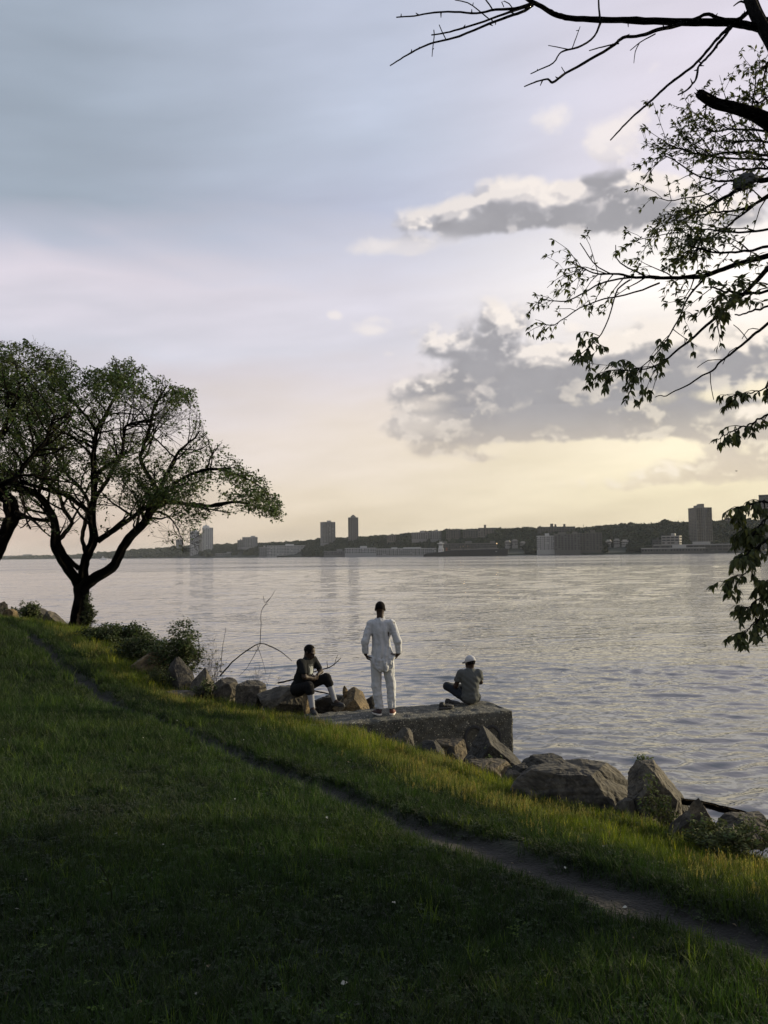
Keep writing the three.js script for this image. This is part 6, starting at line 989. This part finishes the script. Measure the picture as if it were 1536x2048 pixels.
{ const g = (x, y) => { const p = onGround(x, y), q = proj(p); return q[2]; };
  stick('fallen_stick', 'dark stick lying along the dirt path at the lower right', 'stick', [[[1404, 1940, 3, g(1404, 1944)], [1440, 1956, 4, g(1440, 1960)], [1480, 1966, 3.4, g(1480, 1971)], [1522, 1978, 2, g(1522, 1982)]]], twigM);
  stick('dry_weed', 'curled pale dry weed standing in the grass at the bottom right', 'dry weed', [[[1496, 2060, 2, g(1496, 2046)], [1484, 2032, 2, g(1484, 2040)], [1478, 2008, 1.8, g(1484, 2040)], [1481, 1988, 1.4, g(1484, 2040)]]], std([0.20, 0.18, 0.12]));
  stick('dry_weed', 'thin seeding weed bending in the dark grass at the lower left', 'dry weed', [[[228, 1822, 1, g(228, 1824)], [224, 1790, .9, g(228, 1824)], [212, 1752, .8, g(228, 1824)], [200, 1734, 1.2, g(228, 1824)]]], std([0.12, 0.13, 0.06]));
}

// ---------- grass ----------
{
  const blade = (pos, idx, x, z, h, w, a, bend, R) => { // three-segment blade leaning towards a
    const b = pos.length / 3, ca = Math.cos(a), sa = Math.sin(a), tw = a + 1.57 + (R() - 0.5), cx = Math.cos(tw) * w / 2, cz = Math.sin(tw) * w / 2;
    for (let k = 0; k < 3; k++) { const t = k / 3, f = bend * t * t * h, ww = 1 - t * 0.45; pos.push(x + ca * f - cx * ww, h * t * (1 - 0.25 * bend * t), z + sa * f - cz * ww, x + ca * f + cx * ww, h * t * (1 - 0.25 * bend * t), z + sa * f + cz * ww); }
    pos.push(x + ca * bend * h, h * (1 - 0.25 * bend), z + sa * bend * h); idx.push(b, b + 1, b + 2, b + 1, b + 3, b + 2, b + 2, b + 3, b + 4, b + 3, b + 5, b + 4, b + 4, b + 5, b + 6);
  };
  const make = (pos, idx) => { const g = new THREE.BufferGeometry(); g.setAttribute('position', new THREE.Float32BufferAttribute(pos, 3)); g.setIndex(idx); g.computeVertexNormals(); return g; };
  const tuft = (seed, n, spread, h, w, bend) => { const R = rng(seed), pos = [], idx = []; for (let i = 0; i < n; i++) { const a = R() * 6.283, r = spread * Math.sqrt(R()); blade(pos, idx, Math.cos(a) * r, Math.sin(a) * r, h * (0.5 + 0.7 * R()), w * (0.7 + 0.6 * R()), R() * 6.283, bend * (0.3 + R()), R); } return make(pos, idx); };
  const seedy = (seed, n, spread, h) => { // stalks that end in a nodding seed head
    const R = rng(seed), pos = [], idx = [];
    for (let i = 0; i < n; i++) { const a = R() * 6.283, r = spread * Math.sqrt(R()), x = Math.cos(a) * r, z = Math.sin(a) * r, hh = h * (0.6 + 0.6 * R()), la = R() * 6.283, l = 0.25 * R(); blade(pos, idx, x, z, hh, 0.0022, la, l, R); if (R() < 0.75) { const ex = x + Math.cos(la) * l * hh, ez = z + Math.sin(la) * l * hh, ey = hh * (1 - 0.25 * l) - 0.01; for (let k = 0; k < 5; k++) { const b = pos.length / 3, y = ey - k * 0.011, q = R() * 6.28, wv = 0.006; pos.push(ex, y, ez, ex + Math.cos(q) * wv, y + 0.008, ez + Math.sin(q) * wv, ex + Math.cos(q + 1) * wv, y + 0.016, ez + Math.sin(q + 1) * wv); idx.push(b, b + 1, b + 2); } } else blade(pos, idx, x, z, hh * 0.7, 0.004, R() * 6.283, 0.6, R); }
    return make(pos, idx);
  };
  const clover = (seed) => { const R = rng(seed), pos = [], idx = []; for (let i = 0; i < 7; i++) { const x = (R() - 0.5) * 0.09, z = (R() - 0.5) * 0.09, h = 0.025 + 0.04 * R(); blade(pos, idx, x, z, h, 0.0015, 0, 0, R); for (let k = 0; k < 3; k++) { const a = k * 2.09 + R(), b = pos.length / 3, s = 0.008 + 0.005 * R(), c = Math.cos(a), d = Math.sin(a); pos.push(x, h, z, x + c * s + d * s * 0.6, h + 0.003, z + d * s - c * s * 0.6, x + c * s * 1.7, h + 0.001, z + d * s * 1.7, x + c * s - d * s * 0.6, h + 0.003, z + d * s + c * s * 0.6); idx.push(b, b + 1, b + 2, b, b + 2, b + 3); } } return make(pos, idx); };
  const zones = { lawn: [[], [], []], fine: [[], []], tall: [[], []], clover: [[]] };
  const R = rng(2024), put = (list, x, z, s, sy, tone) => { const q = new THREE.Quaternion().setFromEuler(new THREE.Euler((R() - 0.5) * 0.3, R() * 6.283, (R() - 0.5) * 0.3)); list.push([V3(x, groundH(x, z) - 0.008, z), q, V3(s, s * sy, s), tone]); };
  const cell = (u0, u1, v0, v1, dens, scale, kind) => {
    const n = Math.round((u1 - u0) * (v1 - v0) * dens);
    for (let k = 0; k < n; k++) {
      const u = u0 + R() * (u1 - u0), v = v0 + R() * (v1 - v0), [x, z] = fromUV(u, v), q = V3(x, 2, z), [sx, sy, dd] = proj(q); if (dd < 1.6 || sx < -330 || sx > 1860 || sy > 2500) continue;
      const d = smoothTable(crestV, u) - v; if (d < -1.0) continue;
      const pa = pathAt(u, v), bald = sstep(0.12, 0.42, fbm(x * 0.9 + 4, 1, z * 0.9, 3)) * sstep(2.4, 1.6, d) * sstep(0.9, 1.3, d) * (u < 11 ? 1 : 0.3);   // worn patches beside the path
      if (R() < pa * 1.05 || R() < bald * 0.9) continue;
      const patch = 0.75 + 0.8 * N(x * 0.7, 3, z * 0.7) + 0.5 * N(x * 2.1, 6, z * 2.1), dry = clamp(sstep(1.25, 0.35, d) + 0.25 * N(x * 0.9, 9, z * 0.9), 0, 1);
      const b = clamp(0.55 + 0.5 * patch, 0.3, 1.5) * (0.45 + 1.0 * R()), g = [lerp(0.95, 4.0, dry) * b, lerp(1.0, 2.6, dry) * b, lerp(0.85, 1.2, dry) * b];
      const hgt = clamp(0.62 + 0.42 * patch, 0.35, 1.4) * (1 - 0.55 * pa) * (0.8 + 0.4 * R());
      put(kind[Math.floor(R() * kind.length)], x, z, scale * (0.8 + 0.4 * R()), hgt * (1 + 0.3 * dry), R() < 0.07 ? rgb(g[0] * 3.2, g[1] * 2.4, g[2] * 1.8) : rgb(...g));
    }
  };
  cell(-1, 5.5, -6, 6.6, 900, 1, zones.lawn); cell(5.5, 9, -8, 7, 560, 1.12, zones.lawn); cell(9, 15, -9, 7, 300, 1.35, zones.lawn); cell(15, 32, -8, 7, 150, 1.8, zones.lawn);
  cell(0.5, 9, -4, 6.4, 260, 1, zones.clover);
  // taller seeding grass along the crest
  const crest = (u0, u1, dens, scale) => { const n = Math.round((u1 - u0) * 1.9 * dens); for (let k = 0; k < n; k++) { const u = u0 + R() * (u1 - u0), d = -0.65 + 1.9 * R(), v = smoothTable(crestV, u) - d, [x, z] = fromUV(u, v), [sx, , dd] = proj(V3(x, 1.6, z)); if (dd < 1.5 || sx < -300 || sx > 1850) continue; const p = sstep(-0.65, -0.1, d) * sstep(1.25, 0.5, d) * clamp(0.55 + 1.3 * N(x * 0.8, 2, z * 0.8) + 0.5 * N(x * 2.6, 5, z * 2.6), 0.04, 1); if (R() > p || R() < pathAt(u, v)) continue; const b = 0.7 + 0.7 * R(), t = R(); put(zones.tall[R() < 0.55 ? 0 : 1], x, z, scale * (0.75 + 0.5 * R()), 0.8 + 0.5 * R(), rgb(b * lerp(0.8, 1.25, t), b, b * 0.9)); } };
  crest(0, 9, 460, 1); crest(9, 16, 330, 1.1); crest(16, 31, 150, 1.35);
  const put2 = (name, geos, mats, lists, label) => lists.forEach((l, i) => { if (l.length) scatter(name, geos[i], mats[i % mats.length], l, scene, label[i]); });
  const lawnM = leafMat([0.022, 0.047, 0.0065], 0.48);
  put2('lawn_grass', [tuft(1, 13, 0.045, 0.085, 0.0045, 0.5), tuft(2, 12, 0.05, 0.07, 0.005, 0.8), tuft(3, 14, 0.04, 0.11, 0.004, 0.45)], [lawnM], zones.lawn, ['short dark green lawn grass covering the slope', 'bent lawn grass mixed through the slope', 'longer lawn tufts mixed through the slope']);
  put2('tall_grass', [seedy(5, 9, 0.06, 0.12), tuft(6, 11, 0.05, 0.105, 0.005, 0.6)], [leafMat([0.20, 0.19, 0.052], 0.45), leafMat([0.135, 0.155, 0.032], 0.45)], zones.tall, ['golden seeding grass along the crest of the bank', 'long green grass along the crest of the bank']);
  put2('clover', [clover(8)], [leafMat([0.022, 0.045, 0.007], 0.45)], zones.clover, ['clover and small weeds among the lawn grass']);
  console.log('grass', zones.lawn.map((l) => l.length), zones.tall.map((l) => l.length), zones.clover[0].length);
  // fallen petals and bits of dead leaf in the lawn
  const petal = leafShape(0.3, 0.3, 0.7), fallen = [];
  for (let k = 0; k < 420; k++) { const u = 0.5 + R() * 13, v = -3 + R() * 8.6, [x, z] = fromUV(u, v); const b = 0.5 + R(); fallen.push([V3(x, groundH(x, z) + 0.012 + 0.05 * R() * (1 - pathAt(u, v)), z), yaw(R), 0.012 + 0.022 * R(), R() < 0.45 ? rgb(1.5 * b, 1.45 * b, 1.2 * b) : rgb(0.5 * b, 0.36 * b, 0.2 * b)]); }
  scatter('leaf_litter', petal, std([0.3, 0.3, 0.3]), fallen, scene, 'fallen petals and bits of dead leaf scattered over the lawn and path');
  // crumbs of earth and dead leaves on the worn path
  const crumb = new THREE.IcosahedronGeometry(1, 0), crumbs = [];
  for (let k = 0; k < 2600; k++) { const u = 0.5 + R() * 12, v = 2.8 + R() * 2.4, [x, z] = fromUV(u, v); if (pathAt(u, v) < 0.25 && R() < 0.93) continue; const s = 0.003 + 0.012 * R() * R() * R() * 1.4, b = 0.5 + R(); crumbs.push([V3(x, groundH(x, z) + s * 0.2, z), yaw(R), V3(s * (1 + R()), s * 0.7, s * (1 + R())), R() < 0.06 ? rgb(4 * b, 3.8 * b, 3.2 * b) : rgb(b, b, b)]); }
  scatter('path_grit', crumb, std([0.035, 0.03, 0.024]), crumbs, scene, 'crumbs of earth and pale grit on the worn path');
}

const renderer = new THREE.WebGLRenderer({ antialias: true });
renderer.setSize(768, 1024);
renderer.toneMapping = THREE.LinearToneMapping;
renderer.toneMappingExposure = EXPOSURE;
renderer.shadowMap.enabled = true;
renderer.render(scene, camera);
